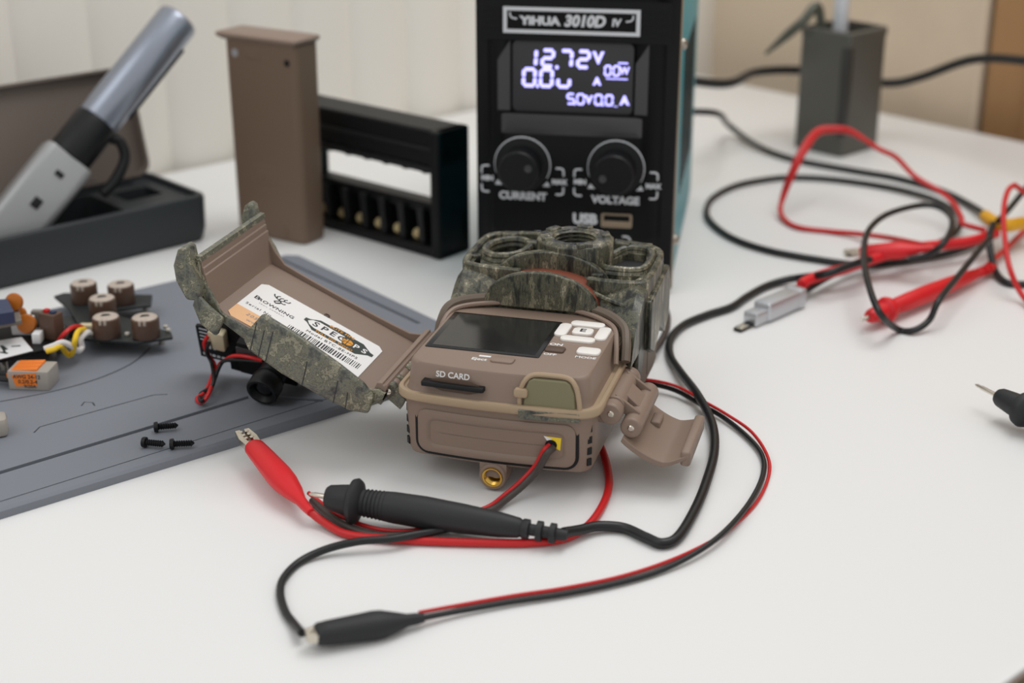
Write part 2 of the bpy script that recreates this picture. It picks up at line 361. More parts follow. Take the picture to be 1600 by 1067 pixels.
# screen housing
m = MB(U)
HB = 70
m.loft([foot(.2, 76.2, .4, HB, 5, BOW + .8, 28), foot(.8, 75.6, 1.2, HB, 5, BOW + .8, 29), foot(1.0, 75.2, 1.7, HB, 5, BOW + .8, 31), foot(1.6, 74.4, 3.0, HB - 1, 5, BOW + .6, 38.6), foot(2.1, 73.9, 3.5, HB - 1, 5, BOW + .6, 39.6), foot(3.0, 73.0, 4.5, HB - 2, 4.4, BOW + .6, 40.0)])
hous = m.build('screen_housing', 'brown', tc)
m = MB(U)
for s_ in (0,):
    rim = [(-.2, 44, 32), (.4, 50, 37), (1.6, 57, 40), (5, 62.4, 41), (14, 66.6, 41.8), (28, 70, 42.4), (42, 70.6, 42.2), (56, 68, 41.6), (66, 63.4, 41), (73.2, 56, 40.2), (76, 47, 37), (77.4, 40, 31)]
    m.tube(rim, 1.1, 8, k=6)
m.build('housing_ridge', 'brown', tc)
m = MB(U)
m.rbox(3.6, 51.0, 17.2, 57.6, 39.6, 40.35, .8, .2)
scr = m.build('screen', 'black_gloss', tc)
m = MB(U); m.box(6.2, 49.0, 19.5, 56.0, 40.36, 40.42); m.build('display', 'screen_glass', scr)
def button(cx, cy, sx, sy, rz, h, matn, r=2, name='button'):
    mm = MB(U); mm.rbox(-sx / 2, sx / 2, -sy / 2, sy / 2, 39.5, 40 + h, r, min(.6, h)); return mm.build(name, matn, tc, X=Matrix.Translation((cx * U, cy * U, 0)) @ Matrix.Rotation(R(rz), 4, 'Z'))
NX, NY = 61.6, 48.6
button(NX + .2, NY + 8.6, 14.5, 5.6, -1, 1.0, 'white_rubber', 2.4)
button(NX - .2, NY - 8.6, 14.5, 5.6, -1, 1.0, 'white_rubber', 2.4)
button(NX - 8.4, NY + .2, 5.2, 14, -1, 1.0, 'white_rubber', 2.4)
button(NX + 8.4, NY - .2, 5.2, 14, -1, 1.0, 'white_rubber', 2.4)
m = MB(U); m.rbox(NX - 4.3, NX + 4.3, NY - 3.6, NY + 3.6, 39.5, 41.1, 2.2, .5); m.text('E', 4.6, TOPX(NX, NY, 41.12), 1, .03, bold=.025, sx=1.2); m.build('button', ['white_rubber', 'ink'], tc)
button(68.6, 28.6, 9.5, 7.0, -1, 1.0, 'white_rubber', 2.2)
button(55.2, 27.2, 8.0, 5.6, -1, .9, 'brown_dark', 1.2, 'switch')['label'] = 'dark brown on-off switch'
button(38.0, 11.2, 9.4, 6.0, -1, .8, 'brown', 1.6, 'eject_button')
def letter(txt, size, X, **kw):
    mm = MB(U); mm.text(txt, size, X, 0, **kw); return mm.build('lettering', 'print_white', tc)
hx = lambda x: -1.9 - (BOW) * (1 - ((x - 38) / 37) ** 2) + 3.6
letter('ON', 3.0, TOPX(54.2, 33.2, 40.04), ext=.03, bold=.03, sx=1.15); letter('OFF', 2.6, TOPX(54.2, 22.4, 40.04), ext=.03, bold=.02, sx=1.15)
letter('MODE', 2.6, TOPX(68.6, 22.8, 40.04), ext=.03, bold=.02, sx=1.15); letter('Eject', 3.2, TOPX(28.6, 10.2, 40.04), ext=.03, bold=.02)
letter('SD CARD', 3.3, XM((21.5, hx(21.5) - 1.15, 37.0), (1, -.03, 0), (0, .15, 1)), ext=.05, bold=.015)
m = MB(U); m.box(27.6, 32.4, 13.0, 14.4, 39.9, 40.06); m.build('card_mark', 'print_white', tc)
# card slot and card
m = MB(U)
ys = lambda x: hx(x) - 1.5
m.add([(x, ys(x) - .12 + d, z) for x, d, z in ((13, 0, 34.8), (17, 0, 35.6), (29, 0, 35.6), (32, 0, 34.6), (34, 0, 33.0), (32.0, 0, 31.2), (28, 0, 30.2), (17, 0, 30.2), (13, 0, 31.2), (10, 0, 33.0))], [tuple(range(10))])
m.build('card_slot', 'brown_dark', tc)
m = MB(U); m.rbox(8.8, 34.6, -3.2, 2, 32.0, 33.9, .8, .3, X=Matrix.Translation((0, 0, 0)) @ Matrix.Rotation(R(-2.2), 4, 'Z')); m.build('memory_card', 'black', tc)['label'] = 'black memory card in its slot'
# olive dust plug with loop
m = MB(U); yp = -3.6; X = XM((0, yp - .6, 26.4), (1, .03, 0), (0, .10, 1)) @ TOPX(0, -26.4, 0)
pl = [(50.2, 26.4), (71.0, 26.4), (70.2, 35.0), (68.4, 38.6), (66.6, 39.6), (54.0, 39.6), (52.2, 38.6), (50.8, 35)]
m.prism(pl, -1.2, 1.2, X=X); plug = m.build('dust_plug', 'olive', tc, bevel=.0006, seg=3); plug['label'] = 'olive rubber dust plug'
m = MB(U); m.tube([(48.8, 27.6, .4), (48.8, 33, .5), (50.4, 38.0, .4), (53.6, 40.6, -.4), (60, 41.0, -.6), (67.2, 40.6, -.4), (70.4, 38.0, .5), (71.8, 33, .6), (72.6, 27.2, .6)], 1.0, 8, X=X)
m.rbox(46.6, 52.0, 31.8, 35.4, -.6, 2.4, 1.2, .5, X=X); m.build('plug_loop', 'tan', plug)
m = MB(U)
m.loft([[(x, yfront(min(max(x, .1), 76.9)) + oy, z) for x, oy, z in ((49, -2.9, 23.6), (72.5, -2.9, 23.6), (72.5, -3.6, 27.6), (49, -3.6, 27.6))], [(x, yfront(min(max(x, .1), 76.9)) + oy, z) for x, oy, z in ((49, -1, 24.4), (72.5, -1, 24.4), (72.5, -1.5, 28.9), (49, -1.5, 28.9))]]); m.build('camo_chip', 'camo_leaf', tc)
# camouflage sensor block
m = MB(U)
def sec(x, df=0, dz=0): return [(x, 58 + df, 28), (x, 60.5 + df, 34 + dz), (x, 64 + df, 40.5 + dz), (x, 70 + df, 45.5 + dz), (x, 76 + df * .6, 51.0 + dz), (x, 80 + df * .5, 53.0 + dz), (x, 100, 53.8 + dz), (x, 114, 54.4 + dz), (x, 119, 49 + dz), (x, 119, 30), (x, 117.5, 27.6)]
m.loft([sec(-1.2, -4, -4), sec(1.4, -1, 0), sec(14, 4), sec(28, 8), sec(42, 8.5), sec(58, 5), sec(70, 0), sec(79.2, -9, 0), sec(82.6, -13, -3)])
block = m.build('sensor_block', 'camo_bark', tc)
for poly in ([(15 + 8.2 * math.cos(i * .3142) + 2.9 * math.sin(i * .3142), 101 - 2.0 * math.cos(i * .3142) + 11.6 * math.sin(i * .3142)) for i in range(20)], [(61, 99), (63.5, 89.6), (75, 90.4), (77.6, 100), (75.6, 111.6), (66.4, 112.6)], [(24, 80), (31, 93), (29, 112), (25, 114), (26, 100), (22, 88)], [(3.4, 86), (7, 84.6), (5, 92), (4, 99)], [(61, 79), (76, 80), (78, 86), (61.5, 85)]):
    kk = MB(U); kk.prism(poly, 50.5, 70); cut(block, kk)
m = MB(U)                                          # brown lip where the door closes
lipx = [(-2.2, 52, 31), (-2, 55.5, 36), (-.6, 60.6, 40.6), (4, 65.6, 42.4), (14, 69.6, 43.4), (28, 73, 44), (42, 73.6, 43.8), (57, 70.8, 43), (69, 65.6, 42.2), (77, 57.5, 40.6), (79.6, 50, 37), (80.6, 44, 31)]
m.tube(lipx, 2.0, 8, k=6); m.build('door_lip', 'brown_lip', tc)
# right flank with seams
m = MB(U)
m.prism([(60, 27), (119.5, 27), (119.5, 3), (112, 1.5), (66, 1.5), (60, 6)], 77.2, 80.2, X=XM((0, 0, 0), (0, 1, 0), (0, 0, 1)))
for y in (78, 96): m.box(80.0, 80.5, y, y + 9, 4, 24)
m.build('flank_plate', 'brown_lip', tc, bevel=.001)
m = MB(U)
m.prism([(76, 46), (118, 49), (122, 40), (122, 24), (112, 19), (100, 26), (86, 19), (76, 24)], 81.5, 85.0, X=XM((0, 0, 0), (0, 1, 0), (0, 0, 1)))
m.prism([(60, 44), (76, 46), (76, 26), (70, 14), (62, 20)], 80.5, 82.6, X=XM((0, 0, 0), (0, 1, 0), (0, 0, 1)))
m.build('camo_flank', 'camo_bark', block, bevel=.0008)
def arch(cx, hw, h, z0, y0, y1, th, n=20, mi=0, solid=False):
    P_ = [(cx + hw * math.cos(math.pi * i / n), z0 + h * math.sin(math.pi * i / n) ** .9) for i in range(n + 1)]
    if solid: poly = P_
    else: poly = P_ + [(cx + (hw - th) * math.cos(math.pi * i / n), z0 + (h - th) * math.sin(math.pi * i / n) ** .9) for i in range(n, -1, -1)]
    return poly, y0, y1
def wall_xz(mm, poly, y0, y1, mi=0): mm.prism(poly, -y1, -y0, mi, X=XM((0, 0, 0), (1, 0, 0), (0, 0, 1)))
m = MB(U)
P_, a_, b_ = arch(38.5, 25, 16.6, 41, 67.5, 70.5, 0, solid=True); wall_xz(m, P_, a_, b_)
P_, a_, b_ = arch(39.5, 27.5, 19.2, 43, 82, 86, 0, solid=True); wall_xz(m, P_, a_, b_)
m.build('sensor_arches', 'camo_bark', block, bevel=.0006)
m = MB(U); P_, a_, b_ = arch(39.5, 24, 11.6, 43, 70, 82.5, 0, solid=True); wall_xz(m, P_, a_, b_); m.build('motion_sensor', 'pir_red', block)['label'] = 'reddish motion sensor window'
# lens mount: six-sided boss with a threaded hole
m = MB(U); LX, LY = 46.5, 97.5
hexa = [(LX + 17.2 * math.cos(R(a)), LY + 15.6 * math.sin(R(a))) for a in (-8, 22, 52, 80, 112, 150, 172, 202, 232, 262, 300, 330)]
ring = [(LX + 15.6 * math.cos(R(a)), LY + 14 * math.sin(R(a))) for a in (-8, 22, 52, 80, 112, 150, 172, 202, 232, 262, 300, 330)]
hole = [(LX + 10.2 * math.cos(R(a)), LY + 10.2 * math.sin(R(a))) for a in (-8, 22, 52, 80, 112, 150, 172, 202, 232, 262, 300, 330)]
m.loft([[(*p, 50) for p in hexa], [(*p, 64) for p in hexa], [(*p, 65.4) for p in ring], [(*p, 65.4) for p in hole], [(*p, 60) for p in hole]], (False, False))
for a in (20, 85, 150, 205, 300): # raised blocks on the rim
    X = Matrix.Translation((LX, LY, 65)) @ Matrix.Rotation(R(a), 4, 'Z'); m.rbox(11.2, 15.2, -3.4, 3.4, -1, 1.2, .8, .4, X=X)
lm = m.build('lens_mount', 'camo_bark', block, bevel=.0006)
m = MB(U); m.lathe([(10.4, 65.3)] + [(8.9 if k % 2 else 10.1, 65 - k * .9) for k in range(10)] + [(7.6, 56), (7.4, 53), (.1, 53)], 36, X=TOPX(LX, LY, 0), cap=(False, False)); m.build('lens_thread', 'camo_bark', lm)
# infrared windows: raised borders around ovals
m = MB(U)
def ridge(pts, r=1.5, zz=None, closed=True):
    pts = [Vector(p) for p in pts]; m.tube(pts + ([pts[0]] if closed else []), r, 8, k=5)
def wallstrip(pts, w, zb):
    pts = spline(pts, 4); L = []
    for i, p in enumerate(pts):
        d = pts[min(i + 1, len(pts) - 1)] - pts[max(i - 1, 0)]; nn = Vector((-d.y, d.x, 0)).normalized() * w / 2
        L.append([(p.x - nn.x, p.y - nn.y, zb), (p.x - nn.x, p.y - nn.y, p.z - .7), (p.x - nn.x * .5, p.y - nn.y * .5, p.z), (p.x + nn.x * .5, p.y + nn.y * .5, p.z), (p.x + nn.x, p.y + nn.y, p.z - .7), (p.x + nn.x, p.y + nn.y, zb)])
    m.loft(L)
def oval(cx, cy, rx, ry, rz, z, n=14):
    return [(cx + rx * math.cos(2 * math.pi * i / n) * math.cos(R(rz)) - ry * math.sin(2 * math.pi * i / n) * math.sin(R(rz)), cy + rx * math.cos(2 * math.pi * i / n) * math.sin(R(rz)) + ry * math.sin(2 * math.pi * i / n) * math.cos(R(rz)), z) for i in range(n)]
ridge(oval(15, 101, 9.0, 12.5, -14, 56.0), 1.7); ridge(oval(15, 101, 9.2, 12.7, -14, 53.6), 1.9)
ridge([(59, 100, 54.5), (62, 88, 55.2), (76, 89, 55.0), (79, 100, 55.4), (77, 113, 56), (66, 114, 56)], 1.6); ridge([(59, 100, 52.5), (62, 88, 53.2), (76, 89, 53.0), (79, 100, 53.4), (77, 113, 54), (66, 114, 54)], 1.9)
wallstrip([(27, 79, 54.6), (14, 79, 54.8), (4, 80.5, 55), (.6, 85, 55.2), (.4, 104, 56), (2.5, 116, 57), (14, 118.4, 58), (28, 118.4, 59)], 3.2, 36)
wallstrip([(57, 77, 54.4), (66, 76, 54.4), (77, 77.5, 54.2), (81.2, 82, 54.4), (81.8, 98, 55), (81, 114, 56.4), (74, 118.4, 57.4), (60, 118.4, 58.4)], 3.2, 36)
ridge([(60, 74, 48.6), (66, 71, 47.4), (74, 68, 46.2), (80, 63, 44.6)], 1.1, closed=False)
for x, y, z, s_ in ((25, 108, 56.5, 3), (12, 116, 57, 3.2), (64, 116, 57, 3.4), (74, 117, 56.5, 3), (28, 84, 53, 2.6), (3, 92, 53.6, 2.4), (77, 80, 52, 2.2), (60, 82, 53.5, 2.8)):
    m.rbox(x - s_, x + s_, y - s_ * .8, y + s_ * .8, z - 5, z + 1.2, 1, .5)
m.build('window_borders', 'camo_bark', block)
for cx, cy, rx, ry in ((15, 101, 8.4, 11.8), (69, 101, 9, 12)):
    m = MB(U); m.lathe([(1, 50.2), (1, 51.2)], 28, X=Matrix.Translation((cx, cy, 0)) @ Matrix.Diagonal((rx, ry, 1, 1))); m.build('infrared_window', 'black_soft', block)
# latch on the right
m = MB(U)
XB = lambda x, y, z: XM((x, y, z), (1, 0, 0), (0, 0, -1))  # its z runs along +y
def cyl(mm, x, z, y0, y1, r, mi=0): mm.lathe([(r * .86, y0), (r, y0 + .5), (r, y1 - .5), (r * .86, y1)], 20, mi, X=XM((x, 0, z), (1, 0, 0), (0, 0, -1)))
cyl(m, 81.6, 22.5, 10, 16.5, 4.6); m.box(76, 81.6, 10.4, 16.2, 18.4, 26.6); m.build('latch_bracket', 'brown', tc, bevel=.0006)
m = MB(U); cyl(m, 81.6, 22.5, 45, 50, 4.6); m.box(76, 81.6, 45.2, 49.8, 18.4, 26.6); m.build('latch_bracket', 'brown', tc, bevel=.0006)
m = MB(U)
cyl(m, 81.8, 23.2, 17, 44.5, 4.1); cyl(m, 89.6, 16.6, 12, 50, 4.3)
m.loft([[(x, y, z) for x, z in ((80.6, 20.5), (84.0, 26.4), (92, 19.5), (88.4, 13.6))] for y in (24.5, 37)])
for y in (18.0, 41.5): m.loft([[(x, y + d, z) for x, z in ((82, 28), (92, 21), (90.5, 17), (81, 22.5))] for d in (0, 1.5)])
lk = m.build('latch_link', 'brown', tc, bevel=.0004)
m = MB(U); n_ = 16; top, bot = [], []
for i in range(n_ + 1):                            # curved catch plate
    t_ = i / n_; x = 87 + 27 * t_; z = 13.8 - 9.6 * math.sin(min(t_ * 1.3, 1) * math.pi / 2) ** .9 + 3.0 * max(0, t_ - .62) ** 1.25 * 4.0; x -= 1.5 * t_
    w = 21.5 - 1.5 * t_; top.append((x, z, w)); bot.append((x - .8, z - 2.2, w))
yc = 31
def strip(mm, ln, sgn):
    return [(x, yc + sgn * w * (1 - .10 * max(0, (x - 106) / 8)), z) for x, z, w in ln]
A_, B_, C_, D_ = strip(m, top, -1), strip(m, top, 1), strip(m, bot, 1), strip(m, bot, -1)
m.loft([[a, b, c_, d] for a, b, c_, d in zip(A_, B_, C_, D_)])
m.rbox(109.4, 113.4, 12.5, 49.5, 2.6, 9.0, 1.4, .9)
m.rbox(93, 97, 36, 46, 5, 9.4, .8, .4)
m.build('latch_plate', 'brown', tc, bevel=.0006)
for x, z, y in ((81.8, 22.7, 9.6), (89.6, 16.6, 11.6)):
    m = MB(U); m.lathe([(.9, y), (1.5, y + .5), (1.5, y + 3)], 14, X=XM((x, 0, z), (1, 0, 0), (0, 0, -1))); m.build('latch_pin', 'nickel', tc)['label'] = 'bright metal pin'
# door, hinged on the left: frame p outwards, q along the camera, n off the inner face
PHI = R(25)
pd = Vector((-math.cos(PHI), 0, math.sin(PHI))); nd = Vector((math.sin(PHI), 0, math.cos(PHI)))
door = bpy.data.objects.new('door', None); C.objects.link(door); door.parent = tc
# local axes of the door: x = q (along the camera), y = p (outwards), z = n  -> right-handed as q x p = n?
DX = Matrix(((0, pd.x, nd.x, -8 * U), (1, 0, 0, 0), (0, pd.z, nd.z, 28 * U), (0, 0, 0, 1)))
if DX.to_3x3().determinant() < 0: DX = DX @ Matrix.Diagonal((1, 1, 1, 1))
door.matrix_basis = DX
def D(p, q, n): return (q, p, n)
Q0, Q1 = 2.0, 66.0
fl = lambda p: -9.6     # floor of the tray sags a little
ot = lambda p: fl(p) - 5.0 - 5.0 * math.sin(max(0, min(1, p / 88)) * math.pi) ** .7
ps = [3, 5, 9, 16, 24, 32, 40, 48, 56, 64, 72, 78]
# inner lining
m = MB(U)
g = [[D(p, q, fl(p) + (2.2 if p == 3 else 0)) for p in ps] for q in (Q0 + 3, Q0 + 6, 20, 40, Q1 - 6, Q1 - 3)]
k = len(ps); vs = [v for r_ in g for v in r_]; fs = [(i * k + j, i * k + j + 1, (i + 1) * k + j + 1, (i + 1) * k + j) for i in range(len(g) - 1) for j in range(k - 1)]
m.add(vs, fs)
# far end wall leaning outwards, stepped
prof = [(77.5, fl(78)), (79.4, -6.4), (81.6, -2.6), (84, 2.0), (84.8, 3.4), (85.4, 3.2), (86.6, 5.6), (87.2, 5.4), (89.4, 9.2)]
m.loft([[D(p, q, n) for p, n in prof + [(90.4, 8.6), (82, -8), (76, -11)]] for q in (Q0 + 1.5, Q1 - 1.5)])
# long side lips
for q0, q1, h in ((Q0 + .8, Q0 + 2.2, -6.6), (Q1 - 2.6, Q1 - 1.2, -6.0)):
    L = []
    for p in ps + [80, 84]:
        hh = h - 1.6 * math.sin(max(0, min(1, (p - 4) / 80)) * math.pi) ** .5 + (7 * max(0, (p - 74) / 10)) + 3.0 * max(0, (8 - p) / 6)
        L.append([D(p, q0, fl(min(p, 78)) - 2), D(p, q1, fl(min(p, 78)) - 2), D(p, q1, hh), D(p, q0, hh)])
    m.loft(L)
m.loft([[D(p, q, n) for p, n in ((-1, -9), (4.0, -9), (3.6, -1.6), (1.6, -.6), (1.2, -1.4), (.6, -1.4), (0, -.4), (-1, -1.2))] for q in (Q0 + 1.5, Q1 - 1.5)])
m.build('door_lining', 'brown', door, bevel=.0003)
# outer camouflage shell
tb_ = lambda p, tp: tp
m = MB(U); L = []
for p, wq, nb in [(-1.5, 0, -8), (2, 0, -13), (8, 0, -15.8), (20, .4, -16.8), (34, .6, -16.8), (48, .6, -16), (62, .4, -14.6), (73, .2, -12.6), (80, 0, -9.5), (85.5, 0, -4), (89.5, 0, 2.5)]:
    tp = -7.2 - 1.4 * math.sin(max(0, min(1, (p - 4) / 80)) * math.pi) if 2 < p < 79 else -3.4 if p < 3 else (-2.0 if p < 83 else (1.5 if p < 87 else 8.0))
    L.append([D(p, Q0 - wq, tp), D(p, Q0 - wq, (tp + nb) / 2), D(p, Q0 - wq, nb + 2), D(p, Q0 + 2.5, nb), D(p, Q1 - 2.5, nb), D(p, Q1 + wq, nb + 2), D(p, Q1 + wq, (tp + nb) / 2), D(p, Q1 + wq, min(tp, tb_(p, tp))), D(p, Q1 - 1.6, min(tp, tb_(p, tp))), D(p, Q1 - 2.2, min(tp, nb + 5, -10.4) if p < 81 else nb + 2.5), D(p, Q0 + 2.2, min(tp, nb + 5, -10.4) if p < 81 else nb + 2.5), D(p, Q0 + 1.6, tp)])
m.loft(L)
m.build('door_shell', 'camo_leaf', door, bevel=.0006)
# raised skirt along the near side, and the two ears of the catch
m = MB(U)
sk = [(1, -14.0), (8, -16.8), (20, -17.6), (40, -17.4), (56, -15.2), (60, -11.8), (59.5, -7.5), (56.5, 2.4), (40, 1.6), (20, -.8), (8, -3.0), (2, -6)]
wq = lambda a, b, poly: m.loft([[D(p, q, n) for p, n in poly] for q in (a, b)])
wq(Q0 - 3.2, Q0 + .2, sk)
m.build('door_skirt', 'camo_leaf', door, bevel=.0012)
for a, b in ((Q0 - 4.0, Q0 + 5), (Q1 - 5, Q1 + .5)):
    m = MB(U); wq(a, b, [(82, -6), (87, -8.5), (94, -3.2), (97.4, 2.6), (98, 9.5), (96.4, 12.4), (94, 11.6), (90.4, 6.2), (84, 1)]); m.build('catch_ear', 'camo_leaf', door, bevel=.0012)
m = MB(U); wq(Q0 - 4.4, Q0 - 1, [(70, -16.5), (78, -15), (84, -9), (84.5, -3.5), (78, -6), (70, -8)]); m.build('corner_boss', 'camo_leaf', door, bevel=.0012)
m = MB(U)
for p, n0, n1 in ((10, -16.6, -9.5), (15.5, -17, -7), (30, -17, -6), (47.5, -16, -2), (51, -15.6, -3.2), (55, -15, -2)):
    m.loft([[D(p + 1.8, Q0 - 3.25, n1), D(p + 2.2, Q0 - 3.25, n1), D(p + .3, Q0 - 3.25, n0), D(p - .1, Q0 - 3.25, n0)], [D(p + 1.8, Q0 - 3.35, n1), D(p + 2.2, Q0 - 3.35, n1), D(p + .3, Q0 - 3.35, n0), D(p - .1, Q0 - 3.35, n0)]])
m.build('twig_marks', 'ink', door)
m = MB(U); m.loft([[D(p, q, n) for p, n in ((89.4, 9.5), (91.4, 9.0), (90.4, 6.0), (88.4, 7.6))] for q in (Q0 + 1, Q1 - 1)]); m.build('catch_edge', 'camo_leaf', door)
# hinge
m = MB(U)
for q0, q1 in ((10.8, 14.2), (18, 25), (32, 39), (46, 53), (58, 63)):
    m.lathe([(2.9, q0), (3.1, q0 + .3), (3.1, q1 - .3), (2.9, q1)], 18, X=XM((0, -1.5, -4.2), (0, 1, 0), (0, 0, 1)))
m.build('hinge_knuckles', 'brown', door)
m = MB(U)
for q0, q1 in ((6.4, 10.6), (14.4, 17.6), (25.4, 31.6), (39.4, 45.6)):
    m.lathe([(2.9, q0), (3.2, q0 + .3), (3.2, q1 - .3), (2.9, q1)], 18, X=XM((0, -1.5, -4.2), (0, 1, 0), (0, 0, 1)))
    m.loft([[D(p, q, n) for p, n in ((-1.5, -1.2), (-9, -4), (-9, -9), (-1.5, -7.2))] for q in (q0, q1)])
m.build('hinge_arms', 'camo_leaf', tc, X=DX)
m = MB(U); m.lathe([(.8, 5.4), (1.4, 5.8), (1.4, 9)], 16, X=XM((0, -1.5, -4.2), (0, 1, 0), (0, 0, 1))); m.build('hinge_pin', 'nickel', door)['label'] = 'bright hinge pin'
# label inside the door: u runs from the far end to the hinge, v across
m = MB(U)
PL0, PL1, QL0, QL1 = 13.2, 72.6, 6.6, 44.6
def lab(u, v, h): # u 0..1 far->hinge, v 0..1 near->far side
    p = PL1 + (PL0 - PL1) * u; return D(p, QL0 + (QL1 - QL0) * v, fl(p) + h)
W_, H_ = PL1 - PL0, QL1 - QL0
rl = rr(0, W_, 0, H_, 2.5, 5, 11)
def lp_(x, y, h): return lab(x / W_, y / H_, h)
N_ = 24
for i in range(N_):                                # paper in strips so that it follows the curved floor
    x0, x1 = W_ * i / N_, W_ * (i + 1) / N_
    c0 = lambda x: 2.5 - math.sqrt(max(0, 2.5 ** 2 - (2.5 - min(2.5, x, W_ - x)) ** 2))
    for ya, yb, mi in ((0, 11.0, 1 if x0 < 24 else 0), (11.0, H_, 0)):
        a0, a1 = (ya + c0(x0), ya + c0(x1)) if ya == 0 else (ya, ya); b0, b1 = (yb - c0(x0), yb - c0(x1)) if yb == H_ else (yb, yb)
        m.add([lp_(x0, a0, .25), lp_(x1, a1, .25), lp_(x1, b1, .25), lp_(x0, b0, .25)], [(0, 1, 2, 3)], mi)
def ltext(s_, size, x, y, mi, **kw):
    mm = MB(1); mm.text(s_, size, Matrix(), 0, 0.0, **kw); m.add([lp_(x + v.x, y + v.y, .34) for v in mm.v], mm.f, mi)
def lpoly(pts, mi, h=.30):
    k_ = len(pts); m.add([lp_(x, y, h) for x, y in pts], [tuple(range(k_))], mi)
def lline(pts, w, mi, h=.31):
    for a, b in zip(pts, pts[1:]):
        a, b = Vector(a), Vector(b); d = (b - a).normalized(); nn = Vector((-d.y, d.x)) * w / 2; lpoly([a - nn, b - nn, b + nn, a + nn], mi, h)
ltext('B', 4.2, 3.6, 23.4, 2, bold=.012, sx=1.05); ltext('ROWNING', 3.1, 13.0, 23.1, 2, bold=.014, space=1.08, sx=1.06)
ltext('TRAIL CAMERAS', 1.3, 12.0, 20.2, 3, space=1.35)
ltext('Serial No.', 2.6, 8.6, 15.4, 2, space=1.22)
ltext('20526', 3.0, 10.5, 7.4, 3, space=1.2, shear=.2); ltext('www', 3.0, 11.5, 3.4, 3, space=1.1)
# antlered-head emblem in strokes
ex_, ey_ = 11.4, 30.4
for st in ([(-.6, -3.6), (.6, -2.6), (1.2, -1.2), (.2, 0), (-1.8, .6), (-3.4, 1.8), (-3.9, 3.2)], [(.2, 0), (1.6, 1.2), (1.2, 2.4), (2.2, 3.6)], [(-1.8, .6), (-2.2, 2.4), (-1.2, 3.6)], [(-.6, .3), (-.4, 2.2), (.6, 3.2)], [(1.6, 1.2), (3.4, 1.6), (3.9, 3.2)], [(1.2, -1.2), (2.4, -1.4), (3.0, -.4)], [(-.6, -3.6), (-1.6, -2.4), (-.6, -1.2), (.2, 0)], [(1.2, -1.2), (.4, -2.2), (-.6, -3.6)]):
    lline([(ex_ + x, ey_ + y) for x, y in st], .62, 2)
# badge
def sc(x, y): return (41.0 + x * 1.04, 27.6 + y * 1.0)
out = [sc(*p) for p in ((-15.5, -1.2), (-13.8, -1.8), (-10, -5.6), (10, -5.6), (14.4, -1.6), (16.2, -1.2), (16.2, 1.2), (14.4, 1.6), (10, 5.2), (4.5, 5.2), (3, 6.6), (-3.2, 6.6), (-4.6, 5.2), (-10, 5.2), (-13.8, 1.8), (-15.5, 1.4))]
lpoly(out, 4, .29)
lpoly([sc(*p) for p in ((-14.0, 0), (-12.6, -2.2), (-9.8, -3.4), (3.0, -3.4), (1.6, .9), (2.2, 3.0), (-9.8, 3.4), (-12.6, 2.2))], 0, .30)
for i, ch in enumerate('SPEC'): ltext(ch, 5.6, sc(-10.4 + i * 4.0, 0)[0], sc(0, 0)[1], 2, bold=.02, shear=.05)
ltext('P', 5.0, sc(8.4, 0)[0], sc(0, 0)[1], 0, bold=.02); ltext('S', 5.0, sc(12.2, 0)[0], sc(0, 0)[1], 0, bold=.02)
lpoly([sc(4.4 + 2.5 * math.cos(a * .3142), 2.5 * math.sin(a * .3142)) for a in range(20)], 5, .31)
lline([sc(1.9, 0), sc(6.9, 0)], .4, 4, .32); lline([sc(4.4, -2.5), sc(4.4, 2.5)], .4, 4, .32)
ltext('ELITE HP5', 2.5, sc(0, 5.0)[0], sc(0, 5.0)[1], 5, bold=.02, space=1.1); ltext('FULL HD VIDEO', 2.2, sc(0, -4.7)[0], sc(0, -4.7)[1], 5, bold=.015, space=1.15)
ltext('Model BTC-8E-HP5', 2.7, 41.5, 19.4, 2, space=1.14)
x = 22.5; rb = random.Random(3)
while x < 57:
    w = rb.choice((.28, .28, .5, .7)); lpoly([(x, 12.0), (x + w, 12.0), (x + w, 16.8), (x, 16.8)], 2); x += w + rb.choice((.28, .4, .6))
m.build('label', ['paper', 'peach', 'ink', 'ink_grey', 'ink_green', 'orange_print'], door)['label'] = 'white printed label with a barcode and a peach corner'
m = MB(U); m.lathe([(1.4, 0), (1.4, .3), (.9, .5), (.8, .2), (.1, .2)], 16, X=XM(D(42, 46, fl(42)), (1, 0, 0), (0, 1, 0)), cap=(True, False)); m.build('screw_dimple', 'brown_dark', door)
# ---------------------------------------------------------------- brown battery tray standing on end
TO = P(371, 362, 0); t = thing('battery_tray', 'tall brown plastic battery tray standing on end before the pale wall', 'battery tray', TO, R(-32))
m = MB(U)
def tl(i, z): return [(x, y, z) for x, y in rr(i, 52.0 - i, i, 20.5 - i, max(4.2 - i, .5), 6)]
m.loft([tl(1, 0), tl(.2, 1), tl(0, 3), tl(-.6, 116)])
tr = m.build('tray_body', 'tray_brown', t)
m = MB(U); m.loft([[(x, y, z) for x, y in rr(-5 - i, 53.5 + i, -2.5 - i, 21.5 + i, 2.5, 6)] for i, z in ((-2.4, 115.6), (0, 117.4), (.4, 118.6), (0, 119.6), (-1, 120))]); m.build('end_flange', 'brown', t)['label'] = 'flat flange with a raised edge'
m = MB(U); m.lathe([(.1, 0), (2.4, 0), (2.4, .8)], 16, X=FRONT(8, -.6, 108.5) @ Matrix.Rotation(math.pi, 4, 'X') @ TOPX(0, 0, -.2), cap=(False, False)); m.build('dot', 'ink_grey', tr)
for q in ((16, 26, -.9, .2, 106, 112), (16, 32, -.5, .3, 33, 45), (20, 28, -.8, .3, 37, 41), (35, 39, -.6, .3, 3, 9)):
    m = MB(U); m.box(*q); m.build('moulded_mark', 'tray_brown', tr, bevel=.0005)
